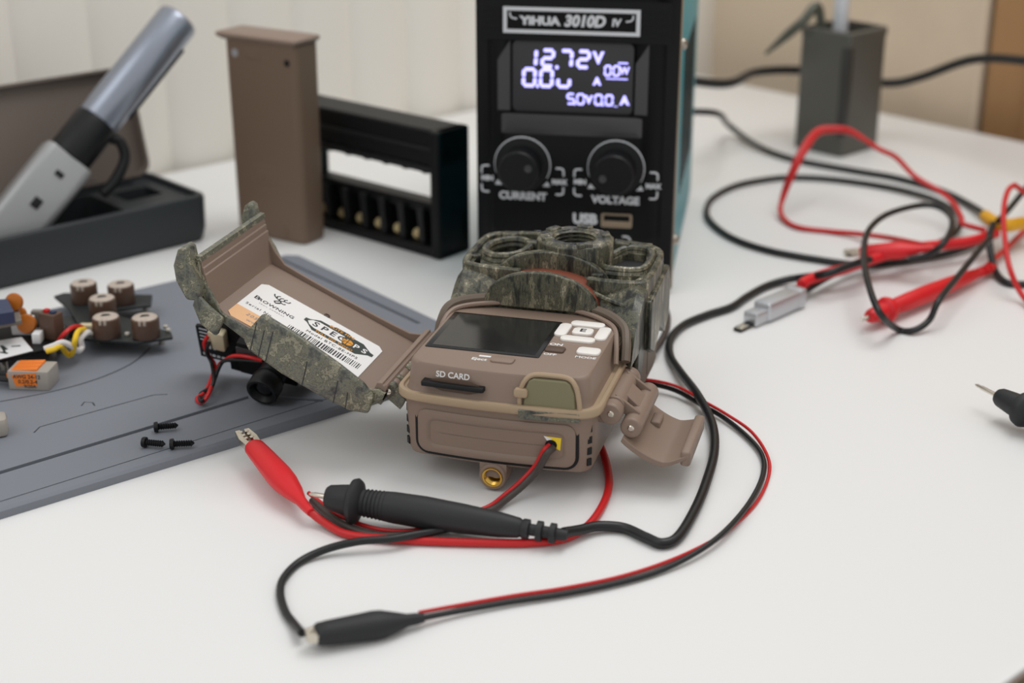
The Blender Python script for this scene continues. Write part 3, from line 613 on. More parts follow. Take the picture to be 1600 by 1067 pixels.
m = MB(U); m.lathe([(1.9, -1), (1.9, .4)], 16, X=FRONT(46.2, -.6, 106.5)); m.build('contact_hole', 'black', tr)
# ---------------------------------------------------------------- black six-cell holder
HO = P(668, 402, 0); hd = Vector((.763, -.647, 0)); hp = Vector((.647, .763, 0))
t = thing('battery_holder', 'black open battery holder with six slots standing behind the brown tray', 'battery holder', HO, math.atan2(-.647, .763))
# local x along the holder (0 = right end, negative to the left), y to the back
m = MB(U); HL = 112
m.box(-HL, 10, 0, 25, 0, 6)                        # foot
m.box(-HL, 10, 1.5, 25, 53, 74)                    # top beam
m.box(-HL, 10, 17, 25, 2, 27)                      # back of the cell bay
m.box(3, 10, -.5, 26, 0, 74); m.box(-HL, -HL + 7, 0, 25, 0, 74)
m.box(-HL, 10, 7, 17, 23, 29)
fr = m.build('frame', 'psu_black', t, bevel=.0016, seg=3)
for i in range(7):
    m = MB(U); m.loft([[(x, y, z) for x, z in ((-HL + 12 + i * 15.5 - 2, 6), (-HL + 12 + i * 15.5 + 2, 6), (-HL + 12 + i * 15.5 + .6, 26.5), (-HL + 12 + i * 15.5 - 4.5, 26.5))] for y in (3, 20)]); m.build('slot_divider', 'black', t, bevel=.0006)
m = MB(U)
for i in range(7): m.prism(circ(6.2, 20, -HL + 14 + i * 15.5, 53.5), -17, -4, X=XM((0, 0, 0), (1, 0, 0), (0, 0, 1)))
m.box(-HL + 7, 3, 4, 17, 53, 56); m.build('cell_cradle', 'black', t, bevel=.0006)
for q in ((49.5, 53), (62, 64)):
    m = MB(U); m.box(-HL + 7, 3, .4, 2.4, *q); m.build('rail', 'black', t, bevel=.0005)
for i in range(6):
    m = MB(U); x = -HL + 20 + i * 15.5
    m.lathe([(3.2, 0), (3.2, 1), (2.4, 1.6), (2.2, 2.4), (.2, 2.6)], 16, X=XM((x, 8, 9.5), (1, 0, 0), (0, 0, 1)), cap=(True, False)); m.build('contact', 'contact_pale', t)['label'] = 'round brass contact'
# ---------------------------------------------------------------- bench power supply
SO = P(1046, 466, 0); SY = R(-9.5)
so_ = SO - .104 * Vector((math.cos(SY), math.sin(SY), 0))
t = thing('power_supply', 'black bench power supply with teal sides and a lit display', 'power supply', so_, SY)
m = MB(U); m.rbox(1.5, 103.5, 10, 195, 3, 163, 2, 1); m.build('case', 'teal', t)
m = MB(U); m.rbox(100.6, 104.6, 8.6, 11.6, 2, 164, .8, .5); m.build('edge_strip', 'steel_warm', t)
m = MB(U); X = XM((0, 12, 0), (1, 0, 0), (0, 0, 1))      # face plane: x right, y up, z towards the viewer
m.rbox(0, 104, 0, 166, 2, 9, 5, 1.5, X=X); m.rbox(.4, 103.6, 0, 166, 0, 4, 5, .3, X=X)
fp = m.build('front_bezel', 'psu_black', t)
pan_ = MB(U); pan_.loft([[(x, y, z) for x, y in rr(9 + i, 95 - i, 30 + i, 157 - i, 7, 6)] for i, z in ((-3, 8.5), (-1, 11), (1, 12.2))], X=X)
fp2 = pan_.build('face_panel', 'psu_panel', t)
k_ = MB(U); k_.loft([[(x, y, z) for x, y in rr(17 + i, 84.5 - i, 92 + i, 136.5 - i, 4, 6)] for i, z in ((-3.2, 14), (2.2, 9.6))], X=X)
cut(fp2, k_)
m = MB(U)
m.loft([[(x, y, z) for x, y in rr(13.5, 87, 85.5, 96, 1, 4)][::1] for z in (11, 12.0)] + [[(16.5 + (x - 13.5) * .92, 88.5 + (y - 85.5) * .78, 13.4) for x, y in rr(13.5, 87, 85.5, 96, 1, 4)]], X=X)
for x0, x1 in ((12.0, 18.5), (82.5, 89)): m.loft([[(x, y, z) for x, y in ((x0, 98), (x1, 98), (x1, 134), (x0, 124))] for z in (11.5, 12.6)], X=X)
m.build('display_surround', 'psu_grey', t, bevel=.0006)
m = MB(U); m.rbox(19.4, 81.4, 97.4, 134, 10.2, 11.4, 3.2, .4, X=X); dsp = m.build('display', 'lcd', t)
# digits: seven bars each
SEG = {'0': 'abcdef', '1': 'bc', '2': 'abged', '5': 'afgcd', '7': 'abc', 'u': 'cde'}
def digit(mm, ch, x, y, w, h, th, sh=.06):
    def bar(x0, y0, x1, y1):
        a, b = Vector((x0, y0)), Vector((x1, y1)); d = (b - a).normalized(); nn = Vector((-d.y, d.x)) * th / 2; a = a + d * th * .12; b = b - d * th * .12
        pts = [a + nn * .5, a + d * th * .3 + nn, b - d * th * .3 + nn, b + nn * .5, b - nn * .5, b - d * th * .3 - nn, a + d * th * .3 - nn, a - nn * .5]
        mm.loft([[(x + p.x + p.y * sh, y + p.y, z) for p in pts] for z in (11.4, 11.5)], X=X)
    S = {'a': (0, h, w, h), 'b': (w, h / 2, w, h), 'c': (w, 0, w, h / 2), 'd': (0, 0, w, 0), 'e': (0, 0, 0, h / 2), 'f': (0, h / 2, 0, h), 'g': (0, h / 2, w, h / 2)}
    for s_ in SEG[ch]: bar(*S[s_])
m = MB(U)
for ch, x in (('1', 26.0), ('2', 34.8), ('7', 44.2), ('2', 53.0)): digit(m, ch, x, 121.3, 5.4, 8.0, 1.9)
m.lathe([(1.0, 11.4), (1.0, 11.5)], 10, X=X @ TOPX(42.4, 120.8, 0))
m.text('V', 8.2, X @ TOPX(63.4, 126.0, 11.45), 0, .04, bold=.05)
for ch, x in (('0', 25.2), ('0', 34.0), ('u', 43.0)): digit(m, ch, x, 111.0, 5.8, 8.4, 1.9, .04)
m.lathe([(.9, 11.4), (.9, 11.5)], 10, X=X @ TOPX(32.5, 110.8, 0))
m.text('A', 5.0, X @ TOPX(63.0, 114.2, 11.45), 0, .04, bold=.08)
for ch, x in (('0', 66.8), ('0', 71.2)): digit(m, ch, x, 117.6, 2.9, 4.8, 1.1, .04)
m.text('W', 5.0, X @ TOPX(76.8, 120.0, 11.45), 0, .04, bold=.05, sx=.9)
m.box(73.5, 78.5, 123.6, 124.4, 11.4, 11.5, X=X); m.box(67.5, 78.5, 115.6, 116.2, 11.4, 11.5, X=X)
for ch, x in (('5', 48.0), ('0', 53.0), ('0', 62.2), ('0', 67.6)): digit(m, ch, x, 102.4, 3.4, 5.0, 1.15, .02)
for x in (51.8, 66.2): m.lathe([(.6, 11.4), (.6, 11.5)], 8, X=X @ TOPX(x, 102.2, 0))
m.text('V', 5.4, X @ TOPX(59.0, 104.6, 11.45), 0, .04, bold=.07); m.text('A', 6.2, X @ TOPX(77.2, 104.8, 11.45), 0, .04, bold=.06)
m.box(71.6, 73.8, 101.6, 102.0, 11.4, 11.5, X=X)
m.build('lit_digits', 'lcd_lit', dsp)['label'] = 'glowing violet-white digits'
# title plate
m = MB(U); m.box(4, 100, 134, 155, 11.9, 12.6, X=X)
for i in range(5): m.box(5, 99, 137.4 + i * 3.0, 138.2 + i * 3.0, 12.6, 13.1, X=X)
m.loft([[(x, y, z) for x, y in rr(0, 104, 158, 168, 3, 4)] for z in (2, 14)], X=X)
m.build('upper_ribs', 'psu_black', t, bevel=.0003)
m = MB(U); m.box(15.2, 84.2, 138.0, 151.0, 12.8, 14.0, 0, X=X); m.box(17.2, 82.2, 140.0, 149.2, 14.0, 14.15, 1, X=X)
m.text('YiHUA', 5.6, X @ TOPX(34.0, 144.3, 14.2), 0, .05, bold=.06, sx=1.2); m.text('3010D', 7.6, X @ TOPX(56.4, 144.6, 14.2), 0, .05, bold=.05, shear=.18, sx=.98); m.text('IV', 5.0, X @ TOPX(72.2, 144.4, 14.2), 0, .05, bold=.05, shear=.1)
for sx in (1, -1):
    ca = [(49.7 - sx * 31.0, 148.4), (49.7 - sx * 30.8, 146.6), (49.7 - sx * 29.6, 145.5), (49.7 - sx * 27.4, 145.2)]
    m.tube([(x, y, 14.15) for x, y in ca], .42, 6, 0, X=X)
m.build('title_plate', ['print_grey', 'psu_panel'], t)['label'] = 'framed plate with the maker and model lettering'
# dials
for nm, cx, cy, ang_ in (('current', 25.0, 69.6, 20), ('voltage', 73.9, 69.8, 200)):
    m = MB(U); m.lathe([(14.6, 12), (14.4, 13.5), (10.6, 14.0), (10.6, 26.5), (9.8, 27.5), (.1, 27.5)], 40, X=X @ TOPX(cx, cy, 0), cap=(True, False))
    kb = m.build('dial', 'black', t, ang=30)
    m = MB(U); dx, dy = 5.6 * math.cos(R(ang_)), 5.6 * math.sin(R(ang_)); m.lathe([(2.0, 27.5), (1.9, 27.8), (1.2, 27.6), (.1, 27.6)], 16, X=X @ TOPX(cx + dx, cy + dy, 0), cap=(False, False)); m.build('pointer', 'psu_grey', kb)
m = MB(U)
for cx, cy, wd_, tx in ((25.0, 69.6, 'CURRENT', 25.2), (73.9, 69.8, 'VOLTAGE', 74.0)):
    m = MB(U)
    m.tube([(cx + 14.1 * math.cos(R(a)), cy + 14.1 * math.sin(R(a)), 12.5) for a in range(-28, 209, 12)], .8, 6, X=X, k=2)
    m.text(wd_, 5.6, X @ TOPX(tx, 52.4, 12.3), 0, .1, bold=.045)
    m.text('MIN', 3.6, X @ TOPX(cx - 18.6, 61.4, 12.3), 0, .1, bold=.06); m.text('MAX', 3.6, X @ TOPX(cx + 19.4, 60.8, 12.3), 0, .1, bold=.06)
    for sx in (-1, 1):
        e = cx + sx * 21.6
        for sy in (-1, 1):
            m.tube([(e - sx * 4, 61.2 + sy * 7.0, 12.4), (e - sx * 1.6, 61.2 + sy * 7.0, 12.4), (e - sx * .3, 61.2 + sy * 6.4, 12.4), (e, 61.2 + sy * 5, 12.4), (e, 61.2 + sy * 3.0, 12.4)], .5, 6, X=X, k=3)
        m.add([(cx + sx * 14.6, 58.2, 12.35), (cx + sx * 10.6, 58.2, 12.35), (cx + sx * 13.2, 61.0, 12.35)], [(0, 1, 2)], X=X)
    m.build('dial_scale', 'print_grey', fp2)['label'] = 'grey printed dial scale'
m = MB(U)
m.text('USB', 7.4, X @ TOPX(58.2, 41.4, 12.3), 0, .1, bold=.05)
m.tube([(78, 33, 12.4), (80.5, 33, 12.4), (82, 31.8, 12.4), (82, 29, 12.4)], .5, 6, X=X, k=3); m.tube([(35, 33, 12.4), (32.5, 33, 12.4), (31, 31.8, 12.4), (31, 29, 12.4)], .5, 6, X=X, k=3)
m.build('port_lettering', 'print_grey', fp2)
m = MB(U); m.loft([[(x, y, z) for x, y in rr(66.8 + i, 83 - i, 38 + i, 45.4 - i, 1, 4)] for i, z in ((0, 11.5), (0, 13.2), (.8, 13.2), (.8, 12.4))], (True, True), X=X); ub = m.build('usb_port', 'steel_warm', t)
m = MB(U); m.box(68.2, 81.6, 41.4, 44.4, 12.4, 12.9, X=X); m.build('tongue', 'psu_panel', ub)
for z in (28, 132):
    m = MB(U); m.lathe([(3.0, 0), (3.0, 1.2), (1.8, 2.4), (.1, 2.6)], 16, X=XM((104.5, 14.5, z), (0, 1, 0), (0, 0, 1)), cap=(True, False)); m.build('case_screw', 'steel', t)
m = MB(U)
for i in range(7): m.rbox(103.4, 103.9, 60 + i * 16, 67 + i * 16, 40, 120, .2, .1)
m.build('side_vents', 'psu_black', t)
for x in (12, 92):
    for y in (20, 180):
        m = MB(U); m.lathe([(5, 0), (5.5, 3.2)], 16, X=TOPX(x, y, 0)); m.build('foot', 'black', t)
# ---------------------------------------------------------------- driver case with open lid, and the driver in it
KO = P(318, 375, 0); KY = math.atan2(D1.y, D1.x)
t = thing('tool_case', 'black tool case with its hinged lid open at the far left of the desk', 'tool case', KO, KY)
# local x along the case to the right end (0 = right end), y to the back
m = MB(U); L = []
for z, i in ((0, 3), (1.5, 1.6), (8, .4), (26, 0), (27.6, .5), (28.2, 1.4)): L.append([(x, y, z) for x, y in rr(-232 + i, 4 - i, -3 + i, 66 - i, 7, 6)])
m.loft(L); ks = m.build('case_base', 'case_black', t)
kk = MB(U); kk.prism(rr(-228, 0, .6, 62.6, 5, 5), 25.4, 40); cut(ks, kk)
kk = MB(U); kk.prism(rr(-34, -10, 24, 44, 2, 4), 12, 40); cut(ks, kk)
kk = MB(U); kk.prism(rr(-226, -12, 53, 60, 2, 4), 12, 40); cut(ks, kk)
kk = MB(U); kk.prism(rr(-222, -44, 4, 51, 3, 4), 3, 40); cut(ks, kk)
LA = R(104)
m = MB(U)
XL = Matrix.Translation((0, 66, 27)) @ Matrix.Rotation(-math.pi + LA + R(2), 4, 'X')
ly = Vector((0, -math.cos(LA), math.sin(LA)))
XL = XM((0, 66.5, 26), (1, 0, 0), ly)
m.loft([[(x, y, z) for x, y in rr(-232 + i, 4 - i, 0 + i, 66 - i, 8, 6)] for i, z in ((1.2, -4), (0, -2.8), (0, 5.0), (1.6, 5.0), (1.6, -1)) ], X=XL)
m.build('lid', 'case_lid', t)['label'] = 'brownish grey translucent lid'
for x in (-40, -190):
    m = MB(U); m.lathe([(2.6, -9), (2.6, 9)], 14, X=XM((x, 66.5, 25.5), (0, 1, 0), (0, 0, 1))); m.build('hinge', 'case_black', t)
# driver leaning out of the case
a0 = P(14, 362, .0215); a1 = PY(281, 28, a0.y + .085); ax = (a1 - a0); LEN = ax.length * 1000; ax.normalize()
side = ax.cross(Vector((0, 1, .2))).normalized()
t = thing('electric_screwdriver', 'silver electric screwdriver with black collar leaning up out of the tool case', 'screwdriver', a0)
X = XM((0, 0, 0), side, ax.cross(side) * -1 if False else ax.cross(side))     # x = side, y, z along the axis
Xz = Matrix(((side.x, ax.cross(side).x, ax.x, 0), (side.y, ax.cross(side).y, ax.y, 0), (side.z, ax.cross(side).z, ax.z, 0), (0, 0, 0, 1)))
f1, f2 = LEN * .335, LEN * .505
m = MB(U); m.rbox(-15, 15, -12, 12, -8, f1, 5, 1.2, X=Xz); m.build('motor_body', 'tool_silver', t)
m = MB(U); m.rbox(-3, 2, 11.8, 12.8, f1 - 36, f1 - 30, 1, .3, X=Xz); m.rbox(-3, 2, -12.8, -11.8, f1 - 36, f1 - 30, 1, .3, X=Xz); m.rbox(-3, 2, 11.8, 12.8, f1 - 14, f1 - 11, 1, .3, X=Xz); m.rbox(-3, 2, -12.8, -11.8, f1 - 14, f1 - 11, 1, .3, X=Xz); m.build('button', 'black', t)
m = MB(U); m.lathe([(10, f1 - 1), (12.6, f1 + .5), (12.8, f2 - 2), (12.2, f2)], 32, X=Xz); m.build('collar', 'black', t)
m = MB(U); m.lathe([(11.4, f2 - .5), (12.2, f2 + 1), (12.2, LEN - 4), (11.6, LEN - 1.4), (10.4, LEN - .4), (8.8, LEN - .6), (.1, LEN - .8)], 36, X=Xz, cap=(True, False)); m.build('handle', 'tool_blue', t)['label'] = 'bluish metal handle'
m = MB(U); m.rbox(-13.4, -10.6, -3.5, 3.5, LEN - 66, LEN - 14, 1, .6, X=Xz); m.build('clip', 'black', t)
m = MB(U); mid = f1 + 8
m.tube([Xz @ Vector(p) for p in ((-11, 0, mid + 16), (-17, 0, mid + 18), (-25, 0, mid + 12), (-28, 0, mid - 2), (-27, 0, mid - 12))], 3.2, 10); m.build('loop', 'black', t)
# ---------------------------------------------------------------- grey jar with things in it
JO = P(1313, 247, 0); t = thing('jar', 'square dark grey jar standing on the desk near the beige wall', 'jar', JO, R(42))
m = MB(U)
m.loft([[(x, y, z) for x, y in rr(i, 44 - i, i, 42 - i, 3, 4)] for i, z in ((1, 0), (0, 1), (0, 80), (-.6, 82), (-.6, 86), (.6, 87), (2.4, 87), (2.4, 6), (20, 6))]); jr = m.build('jar_body', 'jar_grey', t)
m = MB(U); m.rbox(-.3, 7, -.3, 7, 14, 77, 2, 1); m.build('corner_band', 'jar_dark', t)
m = MB(); o_ = JO + Vector((.0, .028, 0)); m.lathe([(.0052, .006), (.0054, .088), (.0050, .16), (.0035, .17)], 18, X=Matrix.Translation(JO + Vector((-.001, .030, 0)))); tag(rebase(m.build('stylus', 'tube_white')), 'white tube standing upright in the square grey jar', 'tube')
m = MB()
jt = JO + Vector((-.012, .026, .0)); e1 = PY(1254, 34, JO.y + .02); e2 = PY(1196, 84, JO.y + .03)
m.tube([jt + Vector((.006, .004, .008)), jt + Vector((0, 0, .06)), jt + Vector((-.006, 0, .100)), e1, e1 * .5 + e2 * .5, e2], lambda q: .0034 if q < .75 else .0034 - (q - .75) * .009, 8, k=6); tag(rebase(m.build('tweezers', 'grey_green')), 'grey bent tool hooked over the rim of the square jar', 'tool')
# ---------------------------------------------------------------- cables and leads
def wire(name, pts, r, mt, label, cat='cable', group=None, k=8, extra=None):
    m = MB(); m.tube(pts, r, 10, k=k)
    if extra: extra(m)
    return tag(rebase(m.build(name, mt)), label, cat, group)
def pz(l, z0=.0): return [P(x, y, z) for x, y, z in l]
wire('power_cable', [Vector((.060, .9745, .062)), Vector((.066, 1.004, .064)), Vector((.088, 1.016, .066)), PY(1130, 131, 1.045), PY(1180, 113, 1.09), PY(1250, 110, 1.115), PY(1320, 122, 1.12), PY(1390, 130, 1.11), PY(1440, 120, 1.10), PY(1520, 93, 1.07), PY(1600, 95, 1.03), PY(1680, 110, .99)], .0032, 'black_wire', 'black cord arching behind the grey jar towards the right wall')
rc_ = .0019
wire('supply_lead', [Vector((.082, .9705, .046)), Vector((.090, .990, .046)), PY(1114, 176, .985)] + pz([(1138, 195, .010), (1180, 226, .004), (1240, 249, .0022), (1330, 266, .0022), (1400, 278, .0022), (1470, 298, .0022), (1515, 320, .003), (1552, 343, .006)]), rc_ * 1.12, 'black_wire', 'black cable running from the power supply back to the yellow tie')
loop = pz([(1560, 352, .006), (1530, 378, .004), (1480, 396, .003), (1400, 410, .0022), (1340, 413, .0022), (1275, 405, .0022), (1200, 391, .0022), (1145, 372, .0022), (1112, 348, .0022), (1104, 328, .0022), (1115, 308, .0022), (1150, 290, .0022), (1200, 280, .0022), (1240, 277, .0022), (1300, 280, .0022), (1380, 291, .0024), (1440, 305, .003), (1480, 322, .004), (1500, 342, .006), (1494, 362, .0068), (1470, 378, .0072), (1430, 390, .0072), (1385, 400, .0072), (1340, 412, .0070), (1300, 430, .0062), (1262, 452, .0054), (1243, 465, .0050)])
wire('clip_lead', loop, rc_, 'black_wire', 'black cable coiled in a wide loop ending in the silver clip')
# silver crocodile clip
ca, cb = P(1246, 464, .005), P(1152, 510, .003); d = (cb - ca); CL = d.length * 1000; d.normalize(); yy = Vector((0, 0, 1)).cross(d)
XC = Matrix(((d.x, yy.x, 0, 0), (d.y, yy.y, 0, 0), (0, 0, 1, 0), (0, 0, 0, 1)))
t = thing('crocodile_clip', 'silver metal crocodile clip on the end of the black cable', 'clip', (ca.x, ca.y, .0))
m = MB(U); m.rbox(0, CL * .62, -5.2, 5.2, .6, 10.6, 1.8, 1.8, X=XC); m.rbox(CL * .58, CL * .80, -4.2, 4.2, .5, 7.6, 1, 1.2, X=XC); m.rbox(-1, 5, -5.5, 5.5, .6, 11.0, 1.8, 1.2, X=XC); m.build('clip_body', 'clip_silver', t)
m = MB(U); m.rbox(CL * .74, CL * .99, -2.4, 2.4, .4, 2.2, .8, .5, X=XC); m.build('jaw', 'nickel', t); m = MB(U); m.rbox(CL * .52, CL * 1.0, -2.6, 2.6, 3.6, 5.0, .8, .5, X=XC @ Matrix.Rotation(R(3.6), 4, 'Y')); m.build('jaw', 'black', t)
wire('twist_tie', [P(1540, 338, .014), P(1552, 346, .016), P(1575, 352, .016), P(1600, 349, .014), P(1630, 352, .012)], .0038, 'tie_yellow', 'yellow tie wrapped round the bundle of cables at the right', 'tie')
# red leads
rl_ = pz([(1540, 360, .011), (1505, 350, .014), (1502, 340, .016), (1490, 318, .018), (1470, 300, .02), (1430, 276, .026), (1400, 246, .036), (1372, 232, .042)]) + [P(1330, 206, .046), P(1300, 202, .046), P(1275, 208, .044), P(1252, 240, .036)] + pz([(1238, 270, .026), (1226, 300, .014), (1219, 328, .005), (1228, 345, .0022), (1250, 356, .0017), (1300, 362, .0017), (1345, 366, .004), (1390, 372, .011), (1430, 380, .016), (1458, 386, .0182)])
wire('red_lead', rl_, lambda q: .0016 + .0014 * max(0, 1 - abs(q - .50) / .14) ** .5, 'red_wire', 'thin red lead standing up in a loop in front of the jar')
wire('red_lead', pz([(1556, 364, .012), (1520, 376, .012), (1480, 382, .012), (1440, 386, .0125), (1400, 394, .013), (1360, 406, .0125), (1320, 420, .0115), (1290, 428, .0105), (1262, 438, .0095), (1252, 446, .009)]), .0030, 'red_rubber', 'thick red lead lying across the black cable towards the silver clip')
# red-sheathed clip lying in the bundle
ra, rb_ = P(1460, 388, .0185), P(1318, 396, .012)
def sleeve(mm, a, b, secs, z_up=Vector((0, 0, 1))):
    d = (b - a).normalized(); yv = z_up.cross(d).normalized(); zv = d.cross(yv); ln = (b - a).length
    L = []
    for s_, w, h in secs: L.append([a + d * ln * s_ + yv * w * math.cos(2 * math.pi * i / 20) + zv * h * math.sin(2 * math.pi * i / 20) for i in range(20)])
    mm.loft(L)
def frameof(a, b):
    d = (b - a).normalized(); yv = Vector((0, 0, 1)).cross(d).normalized(); zv = d.cross(yv)
    return Matrix(((d.x, yv.x, zv.x, a.x), (d.y, yv.y, zv.y, a.y), (d.z, yv.z, zv.z, a.z), (0, 0, 0, 1))), (b - a).length * 1000
def croc(label, tip, tail, mt, w=1.0, open_=0, se=.82):
    X, ln = frameof(tail, tip)
    base_ = Vector((tip.x + tail.x, tip.y + tail.y, 0)) / 2
    t = thing('crocodile_clip', label, 'clip', base_); X = Matrix.Translation(-base_) @ X
    X = X @ Matrix.Scale(.001, 4); S = MB(1)
    secs = [(0, 1.6, 1.6), (.06, 2.0, 2.0), (.14, 2.2, 2.2), (.24, 4.0 * w, 3.2), (.36, 5.2 * w, 4.6), (.44, 5.4 * w, 4.8), (.52, 5.2 * w, 4.6), (se - .10, 4.6 * w, 4.0), (se - .02, 4.3 * w, 3.6), (se, 3.7 * w, 3.0)]
    L = [[(s_ * ln, a_ * math.cos(2 * math.pi * i / 20), b_ * math.sin(2 * math.pi * i / 20)) for i in range(20)] for s_, a_, b_ in secs]
    S.loft(L, X=X); S.build('sleeve', mt, t)
    for sg in (1, -1):
        j = MB(1); j.loft([[(s_ * ln, y_ + 2.0 * sg * k_, z_) for y_, z_ in ((-1.0, -1.6), (1.0, -1.6), (1.2, 1.6), (-1.2, 1.6))] for s_, k_ in ((.72, .7), (.90, 1.2 + open_ * .4), (1.0, .5 + open_ * .9))], X=X)
        for q in range(3): j.box(ln * (.88 + q * .04), ln * (.90 + q * .04), sg * 1.2 - .8, sg * 1.2 + .8, -1.9, 1.9, X=X)
        j.build('jaw', 'nickel', t, bevel=.0002)
    return t
croc('red sheathed crocodile clip lying in the bundle beside the black coil', rb_, ra, 'red_rubber', 1.1)
# test probes
def probe(label, nose, tail, mt, tipmt, tiplen, s_=1.0, name='test_probe'):
    X, ln = frameof(tail, nose)
    base_ = Vector((nose.x + tail.x, nose.y + tail.y, 0)) / 2
    t = thing(name, label, 'probe', base_); X = Matrix.Translation(-base_) @ X @ Matrix.Scale(.001, 4) @ XM((0, 0, 0), (0, 1, 0), (0, 0, 1), (1, 0, 0))
    m = MB(1); q = s_
    m.lathe([(2.2 * q, 0), (3.4 * q, ln * .03), (4.2 * q, ln * .12), (5.0 * q, ln * .3), (5.5 * q, ln * .5), (5.3 * q, ln * .66), (4.6 * q, ln * .76), (4.5 * q, ln * .815), (7.0 * q, ln * .83), (7.9 * q, ln * .85), (7.4 * q, ln * .872), (5.4 * q, ln * .885), (4.9 * q, ln * .93), (4.2 * q, ln * .985), (3.4 * q, ln)], 28, X=X); b = m.build('grip', mt, t)
    m = MB(1)
    for i in range(9): m.lathe([(4.5 * q + .15 * i * .5, ln * (.80 - i * .02)), (4.9 * q + .12 * i * .5, ln * (.795 - i * .02)), (4.5 * q + .15 * i * .5, ln * (.79 - i * .02))], 20, X=X, cap=(False, False))
    m.build('finger_ribs', mt, b)
    m = MB(1); L = [(2.4 * q, 2)]
    for i in range(3): L += [(3.4 * q, .5 - i * 5), (3.4 * q, -1.6 - i * 5), (2.0 * q, -1.9 - i * 5), (2.0 * q, -4.2 - i * 5)]
    L += [(1.7 * q, -16)]; m.lathe(L, 20, X=X); m.build('strain_relief', mt, t)
    if tiplen:
        m = MB(1); m.lathe([(1.0, ln - 1), (1.0, ln + tiplen * .7), (.8, ln + tiplen * .74), (.75, ln + tiplen * .9), (.15, ln + tiplen)], 14, X=X); m.build('tip', tipmt, t)
    return t
probe('black test probe lying before the trail camera, across the wires', P(510, 776, .0105), P(820, 826, .0066), 'black_soft', 'nickel', 7, 1.12)
probe('red test probe with a metal tip lying beside the black wire loop', P(1358, 495, .0075), P(1530, 426, .0055), 'red_rubber', 'nickel', 7, .86)
probe('black test probe with bare metal tip entering at the right edge', P(1560, 619, .0105), P(1880, 782, .0080), 'black_soft', 'nickel', 14)
wire('probe_lead', pz([(880, 832, .0058), (905, 828, .004), (935, 822, .003), (975, 825, .0022), (1010, 840, .0022), (1035, 849, .0022), (1060, 838, .0022), (1085, 798, .0024), (1103, 755, .0028), (1116, 705, .0034), (1112, 660, .0038), (1090, 617, .0052), (1062, 580, .0036), (1047, 555, .0022), (1048, 530, .0022), (1068, 508, .0022), (1105, 492, .0022), (1142, 480, .0022), (1166, 464, .0022), (1195, 448, .0022), (1225, 438, .003), (1255, 433, .006), (1290, 428, .0145), (1330, 414, .0165), (1360, 405, .017)]), .0020, 'black_wire', 'long black lead winding from the near black probe past the latch')
wire('probe_lead', pz([(1535, 425, .0056), (1546, 412, .005), (1575, 386, .004), (1600, 362, .004), (1650, 330, .004)]), .0016, 'red_wire', 'thin red lead leaving the tail of the red probe')
wire('red_lead', pz([(1650, 520, .002), (1600, 465, .004), (1578, 420, .016), (1570, 372, .026), (1568, 330, .034), (1574, 300, .040), (1584, 290, .041), (1592, 294, .038), (1640, 330, .02)]), .0015, 'red_wire', 'thin red lead arching upright over the yellow tie')
wire('black_loop', pz([(1548, 372, .020), (1535, 385, .0195), (1500, 428, .0165), (1468, 468, .0155), (1452, 500, .006), (1428, 516, .0025), (1402, 514, .0025), (1374, 488, .0175), (1356, 440, .022), (1350, 398, .024), (1356, 362, .026), (1384, 336, .027), (1430, 322, .027), (1462, 322, .027), (1484, 336, .026), (1487, 355, .026), (1474, 380, .0235), (1450, 398, .0165), (1420, 405, .0135)]), .0017, 'black_wire', 'black wire bent into an upright loop over the red probe')
wire('black_wire', pz([(1552, 350, .019), (1546, 370, .016), (1548, 395, .010), (1556, 425, .003), (1572, 441, .002), (1600, 444, .002), (1650, 440, .002)]), .0020, 'black_wire', 'black wire hooking down from the yellow tie')
wire('black_wire', pz([(1560, 345, .020), (1578, 325, .022), (1600, 298, .026), (1640, 250, .03)]), .0018, 'black_wire', 'black wire rising behind the upright red lead at the right edge')
wire('black_wire', pz([(1020, 470, .012), (1036, 478, .006), (1043, 492, .002), (1042, 512, .002), (1034, 530, .0022), (1022, 548, .006)]), .0016, 'brown_wire', 'short dark wire curving beside the camouflage block')
# front crocodile clips and their wires
croc('red crocodile clip with bare jaws lying at the edge of the grey mat', P(378, 676, .0115), P(486, 801, .0058), 'red_rubber', 1.0, .5)
croc('black crocodile clip lying alone at the front of the desk', P(478, 994, .0055), P(662, 965, .0034), 'black_soft', 1.0, 0, .92)
rw = pz([(484, 799, .0055), (505, 815, .003), (540, 834, .0018), (600, 842, .0018), (680, 846, .0018), (760, 848, .0018), (830, 848, .0018), (880, 842, .0018), (915, 824, .0018), (938, 796, .0018), (951, 762, .0018), (948, 725, .0018), (935, 690, .003), (915, 660, .005)])
wire('clip_wire', rw, .0016, 'red_wire', 'red wire from the red clip passing under the trail camera', 'wire')
bl = [(655, 966, .0034), (720, 954, .0022), (800, 940, .0018), (880, 928, .0016), (960, 912, .0016), (1030, 892, .0016), (1090, 862, .0028), (1135, 828, .0034), (1172, 784, .0028), (1192, 742, .0016), (1190, 710, .0016), (1165, 680, .0016), (1130, 652, .002), (1095, 632, .0026), (1060, 612, .0030), (1028, 602, .0035), (985, 596, .004)]
wire('clip_wire', pz(bl), .0011, 'black_wire', 'black wire from the black clip swinging round behind the latch', 'wire')
wire('clip_wire', [P(x + (0 if i < 5 else -3 if i < 7 else 0 if i == 7 else 9 if i < 12 else 4), y + (-9 if i < 1 else -9 if i < 6 else -4 if i == 6 else 2 if i < 11 else -5.5), (.0040 if i < 1 else .0009 if i < 10 else z + (.0008 if i < 12 else .0021))) for i, (x, y, z) in enumerate(bl)], .0007, 'red_wire', 'red wire riding on the black wire round the latch', 'wire')
hole_ = Matrix.Translation(tc.location) @ Matrix.Rotation(BYAW, 4, 'Z') @ Vector((61.2 * U, (yfront(61.2) - .5) * U, 12.4 * U))
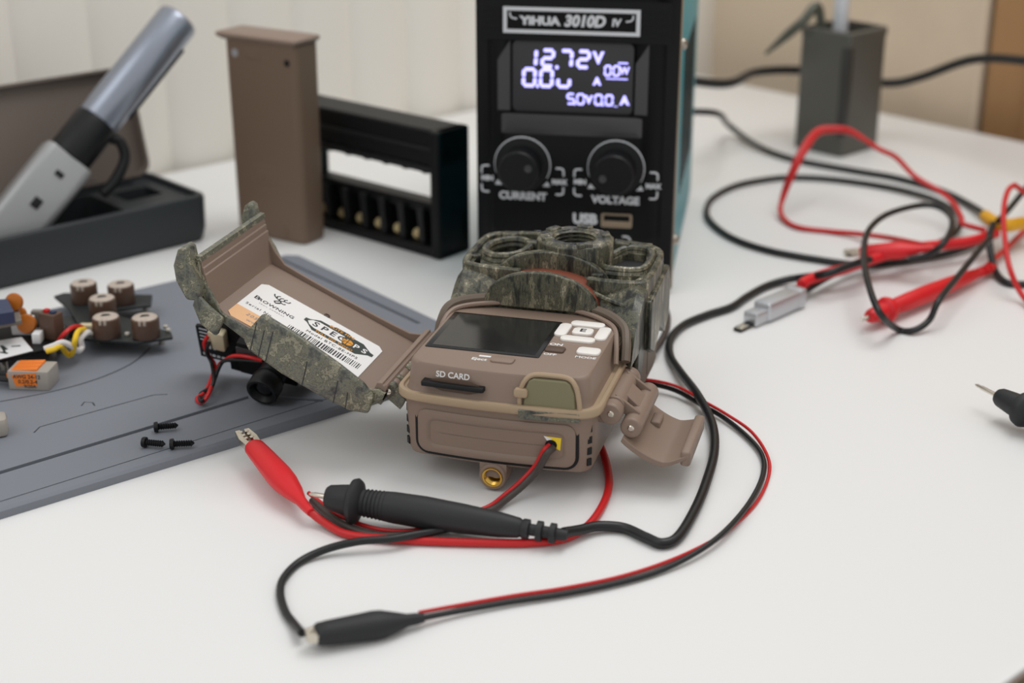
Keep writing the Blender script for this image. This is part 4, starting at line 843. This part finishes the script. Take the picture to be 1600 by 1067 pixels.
pr = [(852, 706, .020), (838, 730, .012), (815, 755, .006), (790, 776, .003), (765, 794, .0018)]
wire('battery_wire', [hole_ + Vector((-.0006, .0, .0004))] + [P(x - 2.5, y - 2.5, z + .0012) for x, y, z in pr] + pz([(720, 806, .0018), (680, 822, .0016), (640, 829, .0016), (600, 828, .0016), (560, 818, .0016), (528, 804, .0018), (502, 786, .0026), (482, 770, .004)]), .00085, 'red_wire', 'thin red wire from the battery hole passing under the black probe', 'wire')
wire('battery_wire', [hole_ + Vector((.0010, 0, -.0008))] + [P(x + 2.5, y + 2.5, z) for x, y, z in pr] + pz([(720, 812, .0016), (676, 830, .0016), (630, 836, .0016), (585, 836, .0016), (545, 824, .0016), (512, 804, .0016), (488, 782, .0022)]), .0015, 'brown_wire', 'thin dark wire beside the red one from the battery hole', 'wire')
wire('battery_wire', pz([(740, 812, .0022), (700, 826, .0040), (650, 835, .0044), (610, 842, .0046), (560, 846, .0046), (510, 858, .003), (468, 878, .0014), (443, 904, .0014), (438, 928, .0014), (446, 956, .0014), (460, 975, .002), (472, 989, .0042)]), .0015, 'black_wire', 'black wire curving left into the jaws of the black clip', 'wire')
# ---------------------------------------------------------------- loose screws on the mat
def screw(px, py, ang_, label, upright=0):
    b = P(px, py, .0068); X = Matrix.Translation((0, 0, .0026)) @ Matrix.Rotation(R(ang_), 4, 'Z') @ Matrix.Rotation(R(90), 4, 'Y')
    t = thing('screw', label, 'screw', (b.x, b.y, .0042), 0, 'loose screws'); 
    m = MB(U); Xs = Matrix.Translation((0, 0, 2.3)) @ Matrix.Rotation(R(ang_), 4, 'Z') @ Matrix.Rotation(R(90), 4, 'Y')
    m.lathe([(1.0, -4.8), (2.1, -4.6), (2.3, -3.6), (2.2, -3.0), (1.2, -2.8)], 18, X=Xs); h = m.build('head', 'black', t)
    m = MB(U); pr_ = [(.9, -2.9)]
    for i in range(8): pr_ += [(1.45, -2.6 + i * .95), (1.0, -2.15 + i * .95)]
    m.lathe(pr_ + [(.3, 5.4)], 14, X=Xs); m.build('shank', 'black', t)
screw(258, 665, 12, 'black screw lying on the long groove of the grey mat')
screw(239, 691, -12, 'black screw on the mat below the groove, its head to the left')
screw(283, 692, 6, 'black screw nearest the front edge of the grey mat')
# ---------------------------------------------------------------- small lens module
LF = P(408, 614, .0115); ld = Vector((-.30, -.88, -.36)).normalized()
off = Vector((LF.x, LF.y, .0042))
t = thing('camera_module', 'small black camera module with a round lens and a red-black wire', 'camera module', off)
rx_ = Vector((0, 0, 1)).cross(ld).normalized(); ry_ = ld.cross(rx_)
XL_ = Matrix(((rx_.x, ry_.x, ld.x, 0), (rx_.y, ry_.y, ld.y, 0), (rx_.z, ry_.z, ld.z, LF.z - .0042), (0, 0, 0, 1))) @ Matrix.Scale(.001, 4)
m = MB(1); m.lathe([(6.2, -25), (6.2, -10.4), (6.6, -10.0), (6.6, -9.2), (6.2, -9.0), (6.2, -8.0), (7.0, -7.6), (7.3, -7), (7.3, -.7), (6.8, 0), (5.6, 0), (5.0, -1.0), (4.3, -2.4)], 40, X=XL_, cap=(True, False)); br = m.build('lens_barrel', 'black', t)
m = MB(1); m.lathe([(4.4, -2.6), (3.2, -1.7), (1.7, -1.25), (.1, -1.1)], 28, X=XL_, cap=(False, False)); m.build('front_glass', 'black_gloss', br)
TB = XL_ @ Matrix.Rotation(R(-9), 4, 'Z')
m = MB(1); m.rbox(-19, 9, -10, 9, -26, -17, 1, .6, X=TB); m.rbox(-25, -18, -13, -5, -25, -20, .6, .4, X=TB); m.rbox(8, 17, -6, 4, -25, -18, .8, .4, X=TB); m.build('lens_holder', 'pcb_black', t)
m = MB(1); m.prism([(-43, -16), (-24, -15.5), (-24, -15), (8, -15), (18, -9), (18, 5), (-12, 9), (-35, 9.6), (-39.6, 9.2), (-39.6, 4), (-43.6, 3)], -27.6, -26, X=TB); bd = m.build('circuit_board', 'pcb_black', t)
m = MB(1)
for i in range(8): m.box(-41.6 + i * 2.3, -40 + i * 2.3, -14.4, -13.0, -26, -25.94, X=TB)
for i in range(4): m.box(-42, -38, 1.6 - i * 2.2, 2.3 - i * 2.2, -26, -25.94, X=TB)
for i in range(3): m.box(-40.4 + i * 2.2, -39.4 + i * 2.2, -9.8, -6.8, -26, -25.94, X=TB)
for i in range(2): m.box(-27, -24.4, -11.6 - i * 1.6, -11.1 - i * 1.6, -26, -25.94, X=TB)
m.build('board_print', 'print_grey', bd)
m = MB(1); m.rbox(-34, -27.6, -4.5, 6.0, -26, -21.4, 1, .5, X=TB); m.rbox(-36, -33.4, -3, 4.8, -26, -22.6, .6, .3, X=TB); m.build('connector', 'cream', bd)['label'] = 'cream plug connector'
m = MB(1); m.box(-19, -6, 1, 6.6, -17, -16.2, X=TB); m.build('chip', 'psu_grey', bd)
def lw(l): return [TB @ Vector(q) for q in l]
def lowp(l): return [P(x, y, z) - off for x, y, z in l]
m = MB(); m.tube(lw([(-36, 2, -23), (-37.4, -2, -21), (-35.4, -8, -20), (-32, -12, -18)]) + lowp([(322, 610, .0070), (308, 622, .0053), (314, 629, .0053), (325, 617, .009)]) + lw([(-30, -11, -17.5), (-26, -5, -17), (-20, 1.5, -15.5), (-13, 4.0, -14.8), (-6, 3.4, -15.4)]), .00095, 8, k=6); m.build('red_wire', 'red_wire', t)['label'] = 'red wire twisted with the black one'
m = MB(); m.tube(lw([(-34.6, 0, -21), (-36, -5, -19.6), (-33, -10, -17.6)]) + lowp([(333, 600, .0110), (313, 616, .0056), (315, 627, .0072), (328, 612, .0085)]) + lw([(-28, -8, -16), (-23, -1.5, -14.8), (-14, 2.0, -14.4), (-7, 2.4, -15.4)]), .0009, 8, k=6); m.build('black_wire', 'black_wire', t)['label'] = 'black wire twisted with the red one'
# ---------------------------------------------------------------- stripped circuit boards at the left
def slab(name, corners, z, th, mt, parent, off, edge=None):
    c = [P(x, y, z) - off for x, y in corners]; m = MB()
    m.loft([[(p.x, p.y, p.z - th) for p in c], [(p.x, p.y, p.z) for p in c]]); return m.build(name, mt, parent, bevel=.0004)
def coil(px, py, z, parent, off, r=6.6, h=9.6):
    p = P(px, py, z) - off; m = MB(U); X = Matrix.Translation(p * 1000)
    m.lathe([(r * .96, 0), (r, .5), (r, h - 1.2), (r * .97, h - .4), (r * .86, h)], 28, 0, X=X)
    c = m.build('inductor', 'coil_brown', parent)
    m = MB(U); m.lathe([(r * .9, h), (r * .84, h + .35), (r * .5, h + .5), (.1, h + .5)], 24, 0, X=X, cap=(False, False))
    for a in (-80, -100): m.rbox(r * .55, r * 1.04, -.7, .7, h - 2.2, h + .6, .4, .3, 0, X=X @ Matrix.Rotation(R(a), 4, 'Z'))
    tp = m.build('top_winding', 'coil_top', c)
    m = MB(U); m.box(-2.2, 2.2, -.5, .5, h + .4, h + .75, X=X @ Matrix.Rotation(R(20), 4, 'Z')); m.box(-1.6, 1.6, .9, 1.7, h + .4, h + .75, X=X @ Matrix.Rotation(R(10), 4, 'Z')); m.build('marking', 'ink', tp)
ob = P(200, 525, .0042)
t = thing('flash_board', 'notched circuit board with five brown round coils on the grey mat', 'circuit board', ob)
zb = .0125
slab('board', [(84, 462), (100, 457), (238, 460), (236, 476), (178, 482), (180, 490), (268, 519), (270, 526), (215, 534), (130, 528), (122, 508), (108, 482)], zb, .0016, 'pcb', t, ob)
slab('board_edge', [(86, 464), (100, 462), (236, 466), (235, 478), (182, 486), (186, 494), (266, 523), (268, 528), (215, 536), (131, 530), (124, 510), (109, 484)], zb - .0017, .0006, 'pcb_edge', t, ob)
for x, y in ((133, 472), (191, 474), (162, 496), (168, 526), (229, 527)): coil(x, y - 2, zb + .0001, t, ob)
for x, y, h_ in ((150, 500, .0), (228, 490, 0), (196, 505, 0)): pass
m = MB(U)
for x, y in ((199, 524), (263, 518), (259, 513), (146, 524)): p = (P(x, y, zb) - ob) * 1000; m.rbox(p.x - 1.1, p.x + 1.1, p.y - 1.1, p.y + 1.1, p.z, p.z + 1.6, .6, .4)
m.build('solder_dots', 'solder', t)
for x, y in ((150, 520), (250, 522), (110, 466), (225, 470)):
    p = (P(x, y, zb - .0025) - ob) * 1000; m = MB(U); m.lathe([(1.6, 0), (1.6, p.z - .05)], 12, X=Matrix.Translation((p.x, p.y + 2, 0))); m.build('standoff', 'nickel', t)
# main board, cut by the frame
om = P(40, 540, .0042)
t = thing('main_board', 'cluttered dark circuit board with a white label and coloured wires at the left edge', 'circuit board', om)
zm = .014
slab('board', [(-40, 505), (40, 492), (84, 498), (112, 512), (100, 540), (72, 544), (0, 562), (-40, 568)], zm, .0016, 'pcb_black', t, om)
slab('board_edge', [(-40, 508), (40, 495), (84, 501), (112, 514), (100, 543), (72, 547), (0, 565), (-40, 571)], zm - .0017, .0006, 'pcb_edge', t, om)
slab('label', [(-30, 536), (34, 526), (52, 547), (0, 560), (-30, 566)], zm + .0006, .0006, 'print_white', t, om)['label'] = 'white label with dark marks'
m = MB(U)
for a, b, w in (((2, 540), (10, 546), 1.2), ((18, 541), (32, 540), 1.0), ((0, 550), (12, 552), 1.0), ((4, 543), (8, 551), .8)):
    pa, pb = [(P(*q, zm + .0007) - om) * 1000 for q in (a, b)]; m.tube([pa, (pa + pb) / 2, pb], w * .7, 6, flat=.2)
m.build('label_marks', 'ink_green', t)
slab('upper_board', [(-30, 478), (26, 470), (34, 500), (-30, 512)], .026, .0022, 'pcb_edge', t, om); slab('module', [(-30, 470), (12, 466), (22, 486), (-30, 494)], .0325, .006, 'blue_part', t, om)['label'] = 'blue module'
m = MB(U)
for x, y, z, r in ((22, 472, .030, 4.4), (42, 506, .020, 4.8), (30, 490, .021, 3.6)):
    p = (P(x, y, z) - om) * 1000; m.lathe([(r * .4, -2), (r * .9, -1.6), (r, 0), (r * .9, 1.6), (r * .4, 2)], 18, X=Matrix.Translation(p) @ Matrix.Rotation(R(75), 4, 'X'))
m.build('disc_capacitors', 'cap_orange', t)['label'] = 'orange disc capacitors'
m = MB(U); p = (P(83, 527, zm) - om) * 1000; X = Matrix.Translation(p) @ Matrix.Rotation(R(-25), 4, 'Z')
m.rbox(-4.6, 4.6, -3.4, 3.4, 0, 12.5, .6, .4, X=X); m.build('header', 'coil_brown', t)
m = MB(U); m.rbox(-3.4, -.6, -1.4, 1.4, 12.2, 14.0, .8, .4, 0, X=X); m.rbox(.2, 3.2, -1.4, 1.4, 12.2, 13.8, .8, .4, 1, X=X); m.build('pins', ['red_wire', 'blue_part'], t)
m = MB(U); m.rbox(-5, 5, -3, 3, 0, 8, .6, .4, X=Matrix.Translation((P(38, 520, zm) - om) * 1000)); m.rbox(-2, 2, -3, 3, 0, 5, .6, .4, X=Matrix.Translation((P(60, 534, zm) - om) * 1000)); m.rbox(-2, 2, -2, 2, 0, 4, .6, .4, X=Matrix.Translation((P(52, 500, zm) - om) * 1000)); m.build('white_sockets', 'print_white', t)
m = MB(U); rb2 = random.Random(11)
for x, y, z_, a_, h_ in ((46, 512, zm, 2.2, 4.5), (66, 518, zm, 1.4, 2.0), (72, 528, zm, 1.2, 1.6), (94, 515, zm, 2.0, 1.4), (100, 522, zm, 1.0, 1.2), (60, 506, zm, 2.6, 7), (56, 522, zm, 1.2, 3), (34, 512, zm, 1.8, 5), (90, 508, zm, 1.2, 2.4)):
    p = (P(x, y, z_) - om) * 1000; m.rbox(p.x - a_, p.x + a_, p.y - a_ * .7, p.y + a_ * .7, p.z, p.z + h_, .4, .3, X=Matrix())
m.build('small_components', 'pcb_edge', t)
m = MB(U); p = (P(110, 500, zm) - om) * 1000; m.rbox(-16, 2, -1, 14, -7, -3, 1, .4, X=Matrix.Translation(p)); m.build('backing_board', 'pcb', t)
for i, (x, y) in enumerate(((4, 566), (78, 538), (100, 530))):
    p = (P(x, y, zm - .0025) - om) * 1000; m = MB(U); m.lathe([(2.0, 0), (2.0, p.z - .05)], 12, X=Matrix.Translation((p.x, p.y + 2, 0))); m.build('standoff', 'nickel', t)
def bw(name, l, mt, r=.0011):
    m = MB(); m.tube([P(*q) - om for q in l], r, 8, k=6); m.build(name, mt, t)
bw('red_wire', [(92, 532, .016), (100, 522, .020), (112, 512, .021), (124, 510, .0185), (133, 514, .0165)], 'red_wire')
bw('yellow_wire', [(72, 549, .0155), (84, 546, .016), (95, 541, .0165), (102, 550, .011), (109, 555, .0085), (115, 548, .012), (117, 532, .018), (122, 518, .020), (132, 514, .0175)], 'yellow_wire', .0013)
bw('white_wire', [(70, 545, .0158), (84, 540, .0172), (98, 535, .018), (112, 541, .015), (122, 548, .011), (128, 542, .011), (126, 530, .015), (134, 521, .0165), (140, 519, .0162)], 'white_wire', .0014)
m = MB(U); p = (P(136, 516, zb + .0002) - om) * 1000; m.rbox(-3.2, 3.2, -2, 2, 0, 3.2, .8, .4, X=Matrix.Translation(p)); m.build('wire_plug', 'cream', t)
# lever connectors
wo = P(60, 607, .0042); wx = (P(78, 611, .0042) - P(14, 609, .0042)); wx.z = 0; WL = wx.length * 1000; wang = math.atan2(wx.y, wx.x)
t = thing('lever_connector', 'clear lever connector with orange levers lying on the grey mat', 'connector', P(46, 610, .0042), wang)
m = MB(U); hl = WL / 2
m.rbox(-hl, hl, 0, 13, 0, 9.2, .8, .6); m.build('housing', 'clear_plastic', t)
for i in range(3):
    m = MB(U); y0 = .8 + i * 4.0; m.loft([[(x, y, z) for x, z in ((-hl - .6, 5.0), (-hl - .8, 7.4), (-hl + 2, 9.6), (hl * .45, 10.2), (hl * .45, 8.4), (-hl + 2, 7.0))] for y in (y0, y0 + 3.4)]); m.build('lever', 'orange', t, bevel=.0003)
m = MB(U); m.loft([[(x, y, z) for x, z in ((-hl + 3.4, 1.8), (hl * .42, 2.4), (hl * .42, 8.6), (-hl + 2, 7.2))] for y in (-.12, .02)], mi=0)
m.text('AWG 24-12', 2.5, FRONT(-.5, -.22, 6.6), 1, .04, bold=.01); m.text('0.2/0.2-4', 2.5, FRONT(-.2, -.22, 4.2), 1, .04, bold=.01); m.text('9/20A', 2.3, FRONT(.6, -.22, 2.0), 1, .04)
m.build('side_print', ['orange', 'ink'], t)
m = MB(U); m.tube([(-hl + 2, 3, 4), (-hl - 4, 3, 4), (-hl - 20, 5, 4.5)], 1.5, 8); m.tube([(-hl + 2, 7.4, 4), (-hl - 4, 7.4, 4.4), (-hl - 20, 10, 6)], 1.5, 8); m.build('wires', 'black_wire', t)
co = P(-12, 684, .0042); t = thing('lever_connector', 'clear connector just showing at the left edge of the mat', 'connector', co, R(20))
m = MB(U); m.rbox(-12, 7, -2, 9, 0, 8.4, 2.4, 2, n=2); m.build('housing', 'clear_plastic', t)
m = MB(U); m.rbox(-8, 3, 0, 6, 1.5, 5, 1, .6); m.build('metal_insert', 'steel', t)
